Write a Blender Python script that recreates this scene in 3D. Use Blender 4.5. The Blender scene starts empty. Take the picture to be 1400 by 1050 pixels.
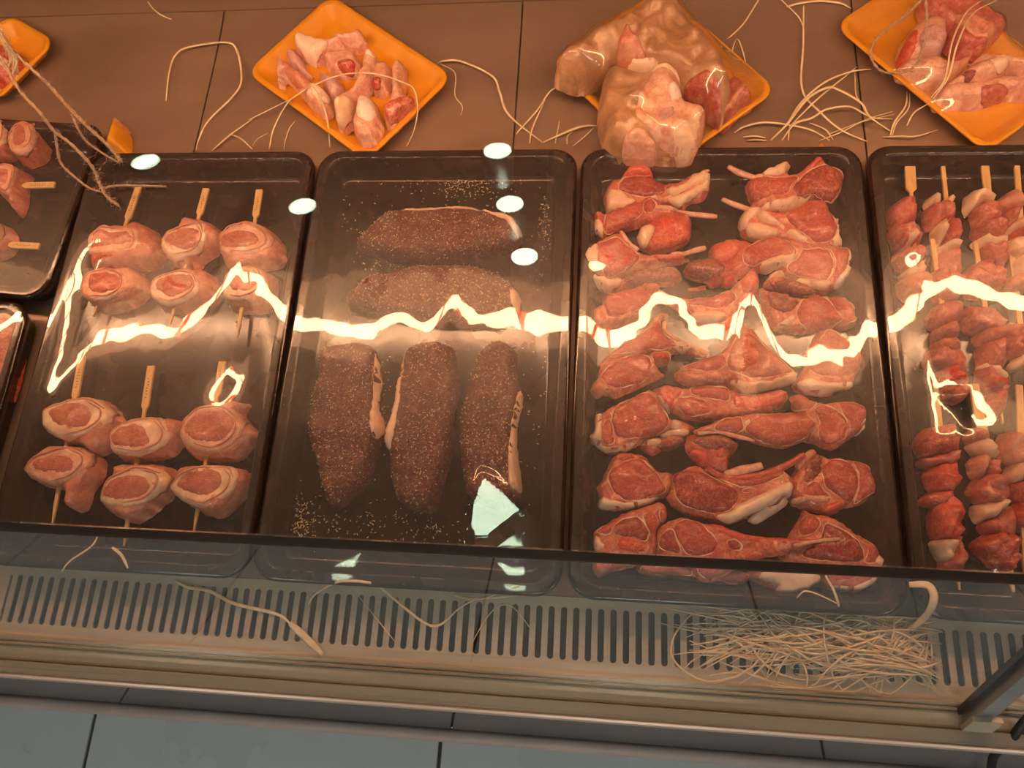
import bpy, math, random
import numpy as np
from mathutils import Vector, Matrix, noise
from mathutils.geometry import delaunay_2d_cdt
random.seed(7); rng = np.random.default_rng(7)
S = bpy.context.scene
COL = S.collection
# ------------------------------------------------------------------ camera
F = 1000.0
CL = np.array([0.3208, -0.0254, 0.7188]); CR = [math.radians(a) for a in (18.57, 5.49, 3.4)]
cam = bpy.data.cameras.new('camera'); cam.sensor_width = 36; cam.lens = F/1400*36; cam.clip_start = 0.01
co = bpy.data.objects.new('camera', cam); co.location = CL; co.rotation_euler = CR
COL.objects.link(co); S.camera = co
from mathutils import Euler
M = np.array(Euler(CR).to_matrix())
def px(u, v, z=0.0):
    d = M @ np.array([(u-700)/F, -(v-525)/F, -1.0]); t = (z-CL[2])/d[2]
    return CL + t*d
# ------------------------------------------------------------------ world, exposure
W = bpy.data.worlds.new('world'); S.world = W; W.use_nodes = True
W.node_tree.nodes['Background'].inputs[0].default_value = (0.75, 0.85, 0.9, 1)
W.node_tree.nodes['Background'].inputs[1].default_value = 0.05
S.view_settings.view_transform = 'Standard'; S.view_settings.look = 'None'
S.view_settings.exposure = 0.0; S.view_settings.gamma = 1.0
S.view_settings.use_curve_mapping = False
S.cycles.max_bounces = 8; S.cycles.transparent_max_bounces = 16
S.cycles.sample_clamp_indirect = 6.0
LAMP_Y, LAMP_Z = 0.452, 0.46            # the meat case's own fluorescent tube
LAMP_COL, LAMP_E = (1.0, 0.50, 0.26), 62.0
SPOT_COL, SPOT_E = (0.84, 1.0, 0.74), 20.0
ROOM_COL, ROOM_E = (1.0, 0.95, 0.84), 13.0
ZF, ZC = -0.62, 1.95                     # shop floor, ceiling (deck of the case is z = 0)
# unseen ceiling panel lights added to brighten the shop (built as things further down) are mesh emitters
# ------------------------------------------------------------------ materials
def mat(name, base=(.5,.5,.5), rough=.5, metal=0.0, spec=.5, coat=0.0):
    m = bpy.data.materials.new(name); m.use_nodes = True
    b = m.node_tree.nodes['Principled BSDF']
    b.inputs['Base Color'].default_value = (*base, 1); b.inputs['Roughness'].default_value = rough
    b.inputs['Metallic'].default_value = metal; b.inputs['Specular IOR Level'].default_value = spec
    b.inputs['Coat Weight'].default_value = coat; b.inputs['Coat Roughness'].default_value = .15
    return m
def N(m, t, **kw):
    n = m.node_tree.nodes.new(t)
    for k, v in kw.items(): setattr(n, k, v)
    return n
def lk(m, a, b): m.node_tree.links.new(a, b)
def noisy(m, cols, scale=60, detail=4, stretch=(1,1,1), bump=.0, bscale=200, pos=None, dist=.0, rrange=None, obj=True):
    """noise driven colour ramp + bump"""
    b = m.node_tree.nodes['Principled BSDF']
    tc = N(m, 'ShaderNodeTexCoord'); mp = N(m, 'ShaderNodeMapping'); mp.inputs['Scale'].default_value = stretch
    lk(m, tc.outputs['Object'], mp.inputs[0])
    nz = N(m, 'ShaderNodeTexNoise'); nz.inputs['Scale'].default_value = scale; nz.inputs['Detail'].default_value = detail
    nz.inputs['Distortion'].default_value = dist
    lk(m, mp.outputs[0], nz.inputs['Vector'])
    r = N(m, 'ShaderNodeValToRGB'); e = r.color_ramp.elements
    pos = pos or [.3 + .4*i/(len(cols)-1) for i in range(len(cols))]
    while len(e) < len(cols): e.new(.5)
    for i, c in enumerate(cols): e[i].position = pos[i]; e[i].color = (*c, 1)
    lk(m, nz.outputs['Fac'], r.inputs[0]); lk(m, r.outputs[0], b.inputs['Base Color'])
    if bump:
        n2 = N(m, 'ShaderNodeTexNoise'); n2.inputs['Scale'].default_value = bscale; n2.inputs['Detail'].default_value = 3
        lk(m, mp.outputs[0], n2.inputs['Vector'])
        bp = N(m, 'ShaderNodeBump'); bp.inputs['Strength'].default_value = bump; bp.inputs['Distance'].default_value = .002
        lk(m, n2.outputs['Fac'], bp.inputs['Height']); lk(m, bp.outputs[0], b.inputs['Normal'])
    if rrange:
        mr = N(m, 'ShaderNodeMapRange'); mr.inputs[3].default_value, mr.inputs[4].default_value = rrange
        lk(m, nz.outputs['Fac'], mr.inputs[0]); lk(m, mr.outputs[0], b.inputs['Roughness'])
    return m
def meat(name, a, b_, c, scale=90, stretch=(1,1,1), rough=.33, bump=.5, bscale=420, coat=.45, dist=1.2, vein=.30):
    m = noisy(mat(name, a, rough, 0, .5, coat), [a, b_, c], scale, 5, stretch, bump, bscale, [.33, .52, .74], dist)
    b = m.node_tree.nodes['Principled BSDF']; src = b.inputs['Base Color'].links[0].from_socket
    tc = N(m, 'ShaderNodeTexCoord')
    def ridge(sc, dis, width, seed):
        nz = N(m, 'ShaderNodeTexNoise', noise_dimensions='4D'); nz.inputs['W'].default_value = seed
        nz.inputs['Scale'].default_value = sc; nz.inputs['Detail'].default_value = 3; nz.inputs['Distortion'].default_value = dis
        lk(m, tc.outputs['Object'], nz.inputs['Vector'])
        s1 = N(m, 'ShaderNodeMath', operation='SUBTRACT'); s1.inputs[1].default_value = .5; lk(m, nz.outputs['Fac'], s1.inputs[0])
        ab = N(m, 'ShaderNodeMath', operation='ABSOLUTE'); lk(m, s1.outputs[0], ab.inputs[0])
        mr = N(m, 'ShaderNodeMapRange'); mr.inputs[1].default_value = width; mr.inputs[2].default_value = 0.0; lk(m, ab.outputs[0], mr.inputs[0])
        return mr.outputs[0]
    for sc, dis, wd, sd, amt in ((38, 1.5, .012, 3.1, vein), (190, .6, .05, 8.7, vein*.55)):
        f = N(m, 'ShaderNodeMath', operation='MULTIPLY'); f.inputs[1].default_value = amt; lk(m, ridge(sc, dis, wd, sd), f.inputs[0])
        mx = N(m, 'ShaderNodeMixRGB'); lk(m, f.outputs[0], mx.inputs[0]); lk(m, src, mx.inputs[1]); mx.inputs[2].default_value = (.82,.52,.36,1); src = mx.outputs[0]
    lk(m, src, b.inputs['Base Color'])
    return m
MT = {}
MT['red']    = meat('red_muscle', (.36,.026,.016), (.45,.045,.028), (.58,.15,.095), 70, (1,2.2,1))
MT['deep']   = meat('deep_red_muscle', (.24,.014,.010), (.32,.024,.016), (.44,.070,.045), 70, (2.0,1,1))
MT['bright'] = meat('bright_red_muscle', (.52,.034,.016), (.58,.055,.028), (.66,.16,.09), 80)
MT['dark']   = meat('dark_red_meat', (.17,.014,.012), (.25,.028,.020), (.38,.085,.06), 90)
MT['pink']   = meat('pink_meat', (.54,.15,.09), (.62,.23,.15), (.74,.40,.27), 70)
MT['skin']   = meat('pinkish_membrane', (.42,.065,.040), (.54,.13,.08), (.74,.36,.23), 110)
MT['fat']    = meat('cream_fat', (.70,.42,.28), (.80,.54,.37), (.86,.64,.46), 60, bump=.35, bscale=220)
MT['palefat']= meat('pale_fat', (.80,.56,.42), (.85,.64,.48), (.90,.74,.58), 60, bump=.3, bscale=220)
MT['bone']   = meat('rib_bone', (.58,.22,.15), (.70,.36,.25), (.80,.54,.40), 120, bump=.3)
MT['bonew']  = meat('white_bone', (.78,.60,.50), (.86,.72,.62), (.9,.8,.7), 120, bump=.2)
MT['palepink'] = meat('pale_pink_flesh', (.60,.24,.16), (.70,.36,.25), (.82,.54,.40), 80)
MT['pork']   = meat('pork_muscle', (.38,.075,.045), (.46,.11,.068), (.56,.20,.13), 60, (1,1.8,1))
MT['purple'] = meat('purple_cartilage', (.50,.24,.24), (.60,.33,.32), (.72,.48,.44), 50)
MT['hide']   = meat('tan_skin', (.32,.15,.07), (.44,.23,.115), (.62,.39,.23), 30, (1,1,1), .36, 1.0, 90, vein=.12)
MT['steak']  = meat('seasoned_steak', (.070,.008,.006), (.105,.013,.009), (.28,.10,.06), 300, (1,1,1), .4, .9, 500, .15, vein=.14)
MT['kebab']  = meat('kebab_meat', (.38,.045,.030), (.48,.085,.055), (.60,.22,.15), 80)
MT['rose']   = meat('rosy_kebab_meat', (.40,.06,.045), (.50,.11,.08), (.64,.28,.20), 90)
MT['wood']   = noisy(mat('bamboo', (.7,.45,.18), .55), [(.62,.36,.12),(.76,.50,.22)], 60, 3, (6,1,1))
MT['burn']   = mat('burnt_mark', (.22,.10,.03), .8)
MT['straw']  = noisy(mat('raffia_straw', (.66,.50,.30), .65), [(.66,.50,.30),(.84,.70,.48)], 90, 3)
MT['twine']  = noisy(mat('jute_twine', (.5,.33,.2), .85), [(.30,.19,.12),(.48,.33,.22)], 400, 3)
MT['herbs']  = noisy(mat('dried_herbs', (.55,.42,.2), .8), [(.50,.36,.16),(.80,.66,.40)], 300, 2)
MT['foam']   = noisy(mat('orange_foam', (.66,.27,.012), .42), [(.62,.245,.008),(.70,.30,.014)], 40, 3, bump=.15, bscale=900)
MT['black']  = noisy(mat('black_plastic', (.02,.010,.008), .16, 0, .5), [(.016,.007,.005),(.034,.015,.011)], 30, 5, rrange=(.06,.22))
MT['steel']  = noisy(mat('brushed_steel', (.52,.48,.40), .32, .5), [(.47,.43,.36),(.57,.53,.44)], 14, 5, (1,12,1), .03, 200, rrange=(.24,.42))
MT['deck']   = noisy(mat('deck_steel', (.38,.26,.19), .45, .5), [(.27,.18,.13),(.35,.24,.175)], 6, 5, (1,3,1), .04, 120, rrange=(.38,.54))
MT['sill']   = noisy(mat('satin_aluminium', (.62,.57,.46), .34, .35), [(.36,.33,.265),(.43,.40,.32)], 20, 4, (.1,8,1), rrange=(.22,.36))
MT['nosing'] = mat('warm_aluminium_edge', (.72,.58,.48), .35, .6)
MT['rail']   = noisy(mat('grey_pink_bumper', (.42,.36,.34), .45), [(.38,.33,.31),(.46,.40,.38)], 20, 3)
MT['ledge']  = noisy(mat('dark_grey_ledge', (.20,.18,.18), .35), [(.11,.10,.10),(.14,.125,.125)], 10, 3)
MT['void']   = mat('dark_duct', (.10,.075,.06), .8)
MT['rubber'] = mat('black_rubber', (.012,.012,.012), .5)
MT['post']   = noisy(mat('mullion_aluminium', (.40,.40,.42), .38, .8), [(.36,.36,.38),(.45,.45,.47)], 20, 3)
MT['tile']   = noisy(mat('grey_floor_tile', (.36,.44,.46), .28), [(.46,.55,.57),(.53,.62,.64)], 4, 5, rrange=(.2,.36))
MT['grout']  = mat('dark_grout', (.05,.05,.05), .9)
MT['plaster']= noisy(mat('ceiling_paint', (.22,.14,.10), .8), [(.20,.125,.09),(.24,.155,.11)], 5, 3)
MT['wallp']  = noisy(mat('wall_paint', (.30,.20,.14), .7), [(.27,.18,.125),(.33,.22,.155)], 4, 3)
MT['enamel'] = mat('cream_enamel', (.86,.80,.70), .5)

MT['cable']  = mat('black_cable', (.015,.017,.02), .5)
def emit(name, c, e):
    m = bpy.data.materials.new(name); m.use_nodes = True; t = m.node_tree; t.nodes.clear()
    o = t.nodes.new('ShaderNodeOutputMaterial'); n = t.nodes.new('ShaderNodeEmission')
    n.inputs[0].default_value = (*c, 1); n.inputs[1].default_value = e; t.links.new(n.outputs[0], o.inputs[0]); return m
MT['tube'] = emit('glowing_tube', LAMP_COL, LAMP_E)
MT['redclip'] = emit('red_sleeve_on_lit_tube', (1.0,.10,.025), 16.0)
MT['spot'] = emit('spot_lens', SPOT_COL, SPOT_E)
MT['added_panel'] = emit('added_panel_lens', ROOM_COL, ROOM_E)  # for the unseen panels added as room light
def sheet(name, ior, k, rough, rough2, w2, tint, veil=0.0):
    """thin clear sheet: transparent mixed with Fresnel gloss, plus a faint broad lobe (surface haze, also standing in for bloom and glare)"""
    m = bpy.data.materials.new(name); m.use_nodes = True; t = m.node_tree; t.nodes.clear()
    o = t.nodes.new('ShaderNodeOutputMaterial'); tr = t.nodes.new('ShaderNodeBsdfTransparent'); tr.inputs[0].default_value = (*tint, 1)
    g = t.nodes.new('ShaderNodeBsdfGlossy'); g.inputs['Roughness'].default_value = rough
    fr = t.nodes.new('ShaderNodeFresnel'); fr.inputs['IOR'].default_value = ior
    ge = t.nodes.new('ShaderNodeNewGeometry'); mr = t.nodes.new('ShaderNodeMapRange')   # thin sheet: same Fresnel from either side
    mr.inputs[3].default_value = ior; mr.inputs[4].default_value = 1/ior
    t.links.new(ge.outputs['Backfacing'], mr.inputs[0]); t.links.new(mr.outputs[0], fr.inputs['IOR'])
    mu = t.nodes.new('ShaderNodeMath'); mu.operation = 'MULTIPLY'; mu.inputs[1].default_value = k; mu.use_clamp = True
    mx = t.nodes.new('ShaderNodeMixShader')
    t.links.new(fr.outputs[0], mu.inputs[0]); t.links.new(mu.outputs[0], mx.inputs[0])
    t.links.new(tr.outputs[0], mx.inputs[1]); t.links.new(g.outputs[0], mx.inputs[2])
    last = mx
    if w2:  # broad lobe imitates the bloom around mirrored lamps
        g2 = t.nodes.new('ShaderNodeBsdfGlossy'); g2.inputs['Roughness'].default_value = rough2
        m2 = t.nodes.new('ShaderNodeMixShader'); m2.inputs[0].default_value = w2
        t.links.new(mx.outputs[0], m2.inputs[1]); t.links.new(g2.outputs[0], m2.inputs[2]); last = m2
    if veil:  # diffuse share lifts the blacks like veiling glare
        df = t.nodes.new('ShaderNodeBsdfDiffuse'); df.inputs[0].default_value = (.9,.85,.8,1)
        m3 = t.nodes.new('ShaderNodeMixShader'); m3.inputs[0].default_value = veil
        t.links.new(last.outputs[0], m3.inputs[1]); t.links.new(df.outputs[0], m3.inputs[2]); last = m3
    t.links.new(last.outputs[0], o.inputs[0]); return m
MT['glass'] = sheet('clear_glass', 1.5, 1.0, .0, .4, .0, (.97,.98,.97))
MT['film']  = sheet('cling_film', 1.5, 1.7, .03, .45, .055, (.97,.97,.97), .007)
MT['film2'] = sheet('loose_cling_film', 1.5, 1.5, .06, .4, .03, (.98,.98,.98))
# ------------------------------------------------------------------ object helpers
def tag(o, label=None, cat=None, group=None, kind=None):
    if label: o['label'] = label
    if cat: o['category'] = cat
    if group: o['group'] = group
    if kind: o['kind'] = kind
    return o
def empty(name, loc, label=None, cat=None, group=None, rz=0.0):
    o = bpy.data.objects.new(name, None); o.location = loc; o.rotation_euler = (0,0,rz); o.empty_display_size = .02
    COL.objects.link(o); return tag(o, label, cat, group)
def mesh(name, verts, faces, m, parent=None, smooth=True, loc=None):
    """verts in world space; stored relative to the parent's origin (parents are unrotated unless loc given)"""
    v = np.asarray(verts, float)
    off = np.array(loc) if loc is not None else (np.array(top_loc(parent)) if parent else v.mean(0)*np.array([1,1,0]) + np.array([0,0,v[:,2].min()]))
    me = bpy.data.meshes.new(name); me.from_pydata((v-off).tolist(), [], faces)
    if smooth: me.polygons.foreach_set('use_smooth', [True]*len(me.polygons))
    me.materials.append(MT[m]); me.update()
    o = bpy.data.objects.new(name, me); COL.objects.link(o)
    if parent: o.parent = parent
    else: o.location = off
    return o
def top_loc(p):
    l = Vector((0,0,0))
    while p is not None: l = l + Vector(p.location); p = p.parent
    return l
def box(name, lo, hi, m, parent=None, bev=0.0):
    (a,b,c),(d,e,f) = lo, hi
    v = [(x,y,z) for x in (a,d) for y in (b,e) for z in (c,f)]
    fs = [(0,1,3,2),(4,6,7,5),(0,4,5,1),(2,3,7,6),(0,2,6,4),(1,5,7,3)]
    o = mesh(name, v, fs, m, parent, False)
    if bev:
        md = o.modifiers.new('bevel', 'BEVEL'); md.width = bev; md.segments = 2
    return o
def extrude_x(name, prof, x0, x1, m, parent=None, smooth=False, closed=True):
    n = len(prof); v = [(x0,y,z) for y,z in prof] + [(x1,y,z) for y,z in prof]
    fs = [(i,(i+1)%n,(i+1)%n+n,i+n) for i in range(n if closed else n-1)]
    if closed: fs += [tuple(range(n))[::-1], tuple(range(n,2*n))]
    return mesh(name, v, fs, m, parent, smooth)
def tube_geo(pts, rad, seg=6, flat=1.0, caps=True):
    P = np.asarray(pts, float); n = len(P)
    R_ = np.full(n, rad, float) if np.isscalar(rad) else np.interp(np.linspace(0,1,n), np.linspace(0,1,len(rad)), rad)
    T = np.gradient(P, axis=0); T /= np.linalg.norm(T,axis=1)[:,None]+1e-12
    up = np.array([0,0,1.0]); V=[]; fs=[]
    for i in range(n):
        s = np.cross(T[i], up); ln = np.linalg.norm(s); s = s/ln if ln > 1e-4 else np.array([1.0,0,0])
        u = np.cross(s, T[i])
        for k in range(seg):
            a = 2*math.pi*k/seg; V.append(P[i] + R_[i]*(math.cos(a)*s + flat*math.sin(a)*u))
    for i in range(n-1):
        for k in range(seg):
            a=i*seg+k; b=i*seg+(k+1)%seg; fs.append((a,b,b+seg,a+seg))
    if caps: fs += [tuple(range(seg))[::-1], tuple(range((n-1)*seg, n*seg))]
    return np.array(V), fs
def spline(pts, per=6):
    P = np.asarray(pts, float)
    if len(P) < 3: return np.array([P[0]+(P[-1]-P[0])*t for t in np.linspace(0,1,per+1)])
    Q = np.vstack([2*P[0]-P[1], P, 2*P[-1]-P[-2]]); out=[]
    for i in range(1,len(Q)-2):
        for t in np.arange(per)/per:
            a,b,c,d = Q[i-1:i+3]
            out.append(.5*((2*b)+(c-a)*t+(2*a-5*b+4*c-d)*t*t+(3*b-a-3*c+d)*t**3))
    out.append(P[-1]); return np.array(out)
def closed_spline(P, step):
    P = np.asarray(P, float); n=len(P); out=[]
    for i in range(n):
        a,b,c,d = P[i-1],P[i],P[(i+1)%n],P[(i+2)%n]
        k = max(2,int(math.ceil(np.linalg.norm(c-b)/step)))
        for t in np.arange(k)/k:
            out.append(.5*((2*b)+(c-a)*t*.85+(2*a-5*b+4*c-d)*t*t*.0 + 0)) if False else out.append(
              .5*((2*b)+(c-a)*t+(2*a-5*b+4*c-d)*t*t+(3*b-a-3*c+d)*t**3))
    return np.array(out)
def seg_dist(pts, poly):
    A = poly; B = np.roll(poly,-1,0); d = B-A; L = (d**2).sum(1)+1e-12
    best = np.full(len(pts), 1e9)
    for s in range(0,len(pts),4000):
        p = pts[s:s+4000,None,:]; t = np.clip(((p-A)*d).sum(2)/L,0,1); q = A+t[...,None]*d
        best[s:s+4000] = np.sqrt(((p-q)**2).sum(2)).min(1)
    return best
def inside(pts, poly):
    x,y = pts[:,0],pts[:,1]; r = np.zeros(len(pts),bool); A=poly; B=np.roll(poly,-1,0)
    for (ax,ay),(bx,by) in zip(A,B):
        c = ((ay>y)!=(by>y)) & (x < (bx-ax)*(y-ay)/(by-ay+1e-15)+ax); r ^= c
    return r
def fnoise(x, y, s, seed):
    return np.array([noise.noise(Vector((a*s+seed*7.3, b*s-seed*3.1, seed*1.7))) for a,b in zip(x,y)])
OBST = {}                                  # tops of everything lying in a tray, for the film
def fill(poly, step):
    """boundary + jittered inner grid, triangulated"""
    lo, hi = poly.min(0), poly.max(0)
    gx = np.arange(lo[0]+step*.5, hi[0], step); gy = np.arange(lo[1]+step*.5, hi[1], step*.87)
    g = np.array([(x+(step*.5 if j%2 else 0), y) for j,y in enumerate(gy) for x in gx]) if len(gx) and len(gy) else np.zeros((0,2))
    if len(g):
        g = g + rng.uniform(-.15,.15,g.shape)*step
        g = g[inside(g,poly)]
    if len(g): g = g[seg_dist(g,poly) > step*.45]
    P = np.vstack([poly,g]); n = len(poly)
    r = delaunay_2d_cdt([Vector(p) for p in P], [(i,(i+1)%n) for i in range(n)], [], 1, 1e-7)
    V = np.array([(v.x,v.y) for v in r[0]]); return V, [tuple(f) for f in r[2]]
class Blob:
    """an inflated outline: domed top over a flat underside"""
    def __init__(s, poly, z0, h, R, amp=.0, nscale=60, seed=None):
        s.poly=poly; s.z0=z0; s.h=h; s.R=R; s.amp=amp; s.ns=nscale; s.seed = seed if seed is not None else rng.uniform(0,50)
    def top(s, P):
        d = seg_dist(P,s.poly); d = np.where(inside(P,s.poly), d, 0); t = np.minimum(d/s.R,1)
        z = s.h*np.sqrt(np.maximum(1-(1-t)**2,0))
        if s.amp: z = z*(1 + s.amp*fnoise(P[:,0],P[:,1],s.ns,s.seed)) + t*s.amp*.35*s.h*fnoise(P[:,0],P[:,1],s.ns*2.7,s.seed+9)
        return s.z0 + z
    def build(s, name, m, parent, step=.0042, tray=None, under=None):
        V,Fc = fill(s.poly, step); zt = s.top(V); zb = np.full(len(V), s.z0)
        return shell(name, V, Fc, zt, zb, m, parent, tray)
def shell(name, V, Fc, zt, zb, m, parent, tray=None):
    n = len(V)
    up = np.column_stack([V,zt]); dn = np.column_stack([V,zb])
    e = {}
    for f in Fc:
        for i in range(len(f)): e[(f[i],f[(i+1)%len(f)])] = 1
    rim = [(a,b) for (a,b) in e if (b,a) not in e]
    fs = list(Fc) + [(b,a,a+n,b+n) for a,b in rim] + [tuple(i+n for i in f[::-1]) for f in Fc]
    if tray is not None: OBST.setdefault(tray,[]).append(up)
    return mesh(name, np.vstack([up,dn]), fs, m, parent)
def overlay(name, host, poly, m, parent, lift=.0012, step=.004, tray=None, R=.004, amp=.15):
    V,Fc = fill(poly, step); base = host.top(V)
    d = seg_dist(V,poly); t = np.minimum(d/R,1); e = np.sqrt(np.maximum(1-(1-t)**2,0))
    zt = base - .0004 + (lift+.0004)*e
    if hasattr(host,'poly'): zt = zt + .0024*(1-np.minimum(seg_dist(V,host.poly)/host.R,1))*np.minimum(1,.4+e)
    if amp: zt = zt + lift*amp*e*fnoise(V[:,0],V[:,1],150,rng.uniform(0,50))
    return shell(name, V, Fc, zt, base-.0022, m, parent, tray)
CROP = dict(A=(790,190,5.8333), B=(980,190,5.8333), C=(790,330,5.8333), D=(980,330,5.8333), E=(790,490,5.8333), F=(980,490,5.8333),
            G=(790,650,5.8333), H=(1000,650,5.8333), S=(380,230,3.3333), U=(380,460,3.3333), R=(100,240,4.6667), Q=(0,460,3.3333),
            L=(0,100,7.0), K=(1200,230,6.175), J=(1240,400,5.525), I=(1240,560,3.75), T=(340,0,5.0), V=(740,0,4.375), X=(1130,0,5.185),
            Y=(0,0,7.78), N=(980,60,5.8333), Z=(0,720,2.8), O=(450,720,2.8), W=(900,760,2.8), M=(1000,0,3.5), P=(0,0,1.0))
def pp(c, pts, z):
    """photo crop coordinates -> points on the plane z"""
    x0,y0,s = CROP[c]; return np.array([px(x0+a/s, y0+b/s, z) for a,b in pts])
def outline(c, pts, z, step=.0028, jit=.0007):
    o = closed_spline(pp(c,pts,z)[:,:2], step)
    if jit:
        sd = rng.uniform(0,99); k = fnoise(o[:,0],o[:,1],190,sd); k2 = fnoise(o[:,0],o[:,1],420,sd+3)
        t = np.roll(o,-1,0)-np.roll(o,1,0); t /= np.linalg.norm(t,axis=1)[:,None]+1e-12
        o = o + np.column_stack([-t[:,1],t[:,0]])*((k*1.4+k2*.6)*jit)[:,None]
    return o
def seam(host, poly, parent, m='fat', r=.0008, lift=.0002):
    """thin uneven line of fat along a muscle's edge"""
    w = np.vstack([poly,poly[:1]]); z = host.top(w)+lift
    rad = r*np.clip(.35+1.3*fnoise(w[:,0],w[:,1],90,rng.uniform(0,99)),.03,1.4)
    V,fs = tube_geo(np.column_stack([w,z]), 1.0, 6, .55, False)
    c = np.repeat(np.column_stack([w,z]),6,0); V = c+(V-c)*np.repeat(rad,6)[:,None]
    return mesh('fat_seam', V, fs, m, parent)
# ------------------------------------------------------------------ room
def simple_box(name, lo, hi, m, label=None):
    o = box(name, lo, hi, m); o['kind'] = 'structure'
    if label: o['label'] = label
    return o
fl = box('floor', (-3.2,-3.2,ZF-.06), (3.6,2.6,ZF-.004), 'grout'); tag(fl, 'grey tiled shop floor with dark joints', None, None, 'structure')
tx = px(130,975,ZF)[0]; tx2 = px(602,1014,ZF)[0]; TP = tx2-tx
tv = None
for i in range(-4,6):
    for j in range(-5,3):
        x = tx+i*TP; y = -.62+j*TP*.0 + j*.6
        if not (-3.2 < x and x+TP < 3.6): continue
        if tv is None:
            tv = box('tile', (x+.003,y+.003,ZF-.012), (x+TP-.003,y+.597,ZF), 'tile', fl, .002); tbase = (x,y)
        else:
            c = tv.copy(); c.name = 'tile'; COL.objects.link(c); c.location = (x-tbase[0], y-tbase[1], 0)
simple_box('ceiling', (-3.2,-3.2,ZC), (3.6,2.6,ZC+.05), 'plaster', 'plain brown shop ceiling')
simple_box('wall_left', (-3.3,-3.2,ZF), (-3.2,2.6,ZC), 'wallp', 'plain brown side wall of the shop')
simple_box('wall_right', (3.6,-3.2,ZF), (3.7,2.6,ZC), 'wallp', 'plain brown side wall of the shop')
simple_box('wall_back', (-3.2,2.6,ZF), (3.6,2.7,ZC), 'wallp', 'plain brown wall behind the counter')
simple_box('wall_front', (-3.2,-3.3,ZF), (3.6,-3.2,ZC), 'wallp', 'plain brown wall facing the counter')
# ------------------------------------------------------------------ the display case
X0, X1 = -.98, 1.40
case = empty('display_case', (0.2,0.3,ZF), 'stainless refrigerated meat display case with glass front and slotted air grille', 'display case')
PW = .3935
k = -3
DECK_BACK = .716
while .2215+k*PW < X1:
    a, b = max(X0,.2215+k*PW)+.0011, min(X1,.2215+(k+1)*PW)-.0011
    prof = [(0.0035,0.0)] + [(y,0.0) for y in (.1,.3,.5,.62)] + [(.670,.0004),(.69,.0015),(.705,.003),(DECK_BACK,.0045),(DECK_BACK,.002),(.70,.0),(.68,-.0015),(.65,-.0025),(0.0035,-.0025)]
    extrude_x('deck_panel', prof, a, b, 'deck', case, False)
    k += 1
extrude_x('deck_base', [(-.1,-.03),(.975,-.03),(.975,-.0045),(.0,-.0045),(-.0005,-.024),(-.1,-.024)], X0, X1, 'void', case)
extrude_x('rear_panel', [(.7185,-.004),(.7195,.003),(.80,.006),(.945,.010),(.960,.04),(.965,.52),(.975,.52),(.972,.03),(.955,-.004)], X0, X1, 'deck', case)
extrude_x('body_front', [(-.095,-.031),(.975,-.031),(.975,ZF+.08),(-.06,ZF+.08)], X0, X1, 'ledge', case)
extrude_x('plinth', [(-.02,ZF+.0795),(.93,ZF+.0795),(.93,ZF),(-.02,ZF)], X0, X1, 'rubber', case)
for sx, ex in ((X0-.03,X0),(X1,X1+.03)):
    extrude_x('end_panel', [(-.10,-.03),(-.10,.0),(.03,.21),(.40,.33),(.60,.54),(.975,.54),(.975,-.03)], sx, ex, 'sill', case)
# air grille : strips with separate slats between the slots
gr = box('air_grille', (X0,-.0655,-.0026), (X1,-.0530,-.0008), 'steel', case); gr['label'] = 'slotted stainless air return grille'
gb = box('grille_back_strip', (X0,-.0062,-.0026), (X1,.0028,-.0008), 'steel', gr)
PI = .01155; g0 = px(20,790)[0]; g1 = X1-.02; ns = int((g1-g0)/PI)
slw = .0058
ya, yb = -.0530, -.0062
def slat_geo():
    w = PI/2; q = slw/2; pts = []
    # right side going back to front, round slot ends
    for t in np.linspace(0,math.pi/2,5): pts.append((w-(q*math.sin(t)), yb - q*(1-math.cos(t))))
    for t in np.linspace(math.pi/2,0,5): pts.append((w-(q*math.sin(t)), ya + q*(1-math.cos(t))))
    pts = pts + [(-x,y) for x,y in pts[::-1]]
    n = len(pts); v = [(x,y,-.0008) for x,y in pts]+[(x,y,-.0026) for x,y in pts]
    half = n//2
    fs = [(i,n-1-i,n-2-i,i+1)[::-1] for i in range(half-1)] + [(i+n,i+1+n,n-2-i+n,n-1-i+n)[::-1] for i in range(half-1)]
    fs += [(i,(i+1)%n,(i+1)%n+n,i+n) for i in range(n)]
    return np.array(v), fs
sv, sf = slat_geo(); proto = None
for i in range(ns):
    x = g0 + i*PI
    if proto is None:
        proto = mesh('slat', sv+np.array([x,0,0]), sf, 'steel', gr, False); x_first = x
    else:
        c = proto.copy(); c.name = 'slat'; COL.objects.link(c); c.location = (x-x_first,0,0)
box('grille_end_plate', (X0,ya,-.0026), (g0-PI/2,yb,-.0008), 'steel', gr)
box('grille_end_plate', (g0+(ns-.5)*PI,ya,-.0026), (X1,yb,-.0008), 'steel', gr)
# sill
extrude_x('sill_bead', [(-.0655,-.004),(-.0655,.0006),(-.0668,.0016),(-.0682,.0006),(-.0690,-.003),(-.0695,-.004)], X0, X1, 'sill', case)
extrude_x('sill_bead', [(-.0698,-.004),(-.0700,.0016),(-.0712,.0026),(-.0724,.0016),(-.0735,-.004)], X0, X1, 'sill', case)
extrude_x('sill_flat', [(-.0735,-.006),(-.0735,-.001),(-.0866,-.001),(-.0866,-.006)], X0, X1, 'sill', case)
extrude_x('sill_step', [(-.0872,-.006),(-.0872,.002),(-.0880,.003),(-.0975,.003),(-.0985,.002),(-.0985,-.006)], X0, X1, 'sill', case)
extrude_x('sill_nosing', [(-.0986,-.012),(-.0986,.0012),(-.1000,.0030),(-.1020,.0026),(-.1036,.0004),(-.1042,-.004),(-.1042,-.03),(-.0986,-.03)], X0, X1, 'nosing', case)
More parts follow.
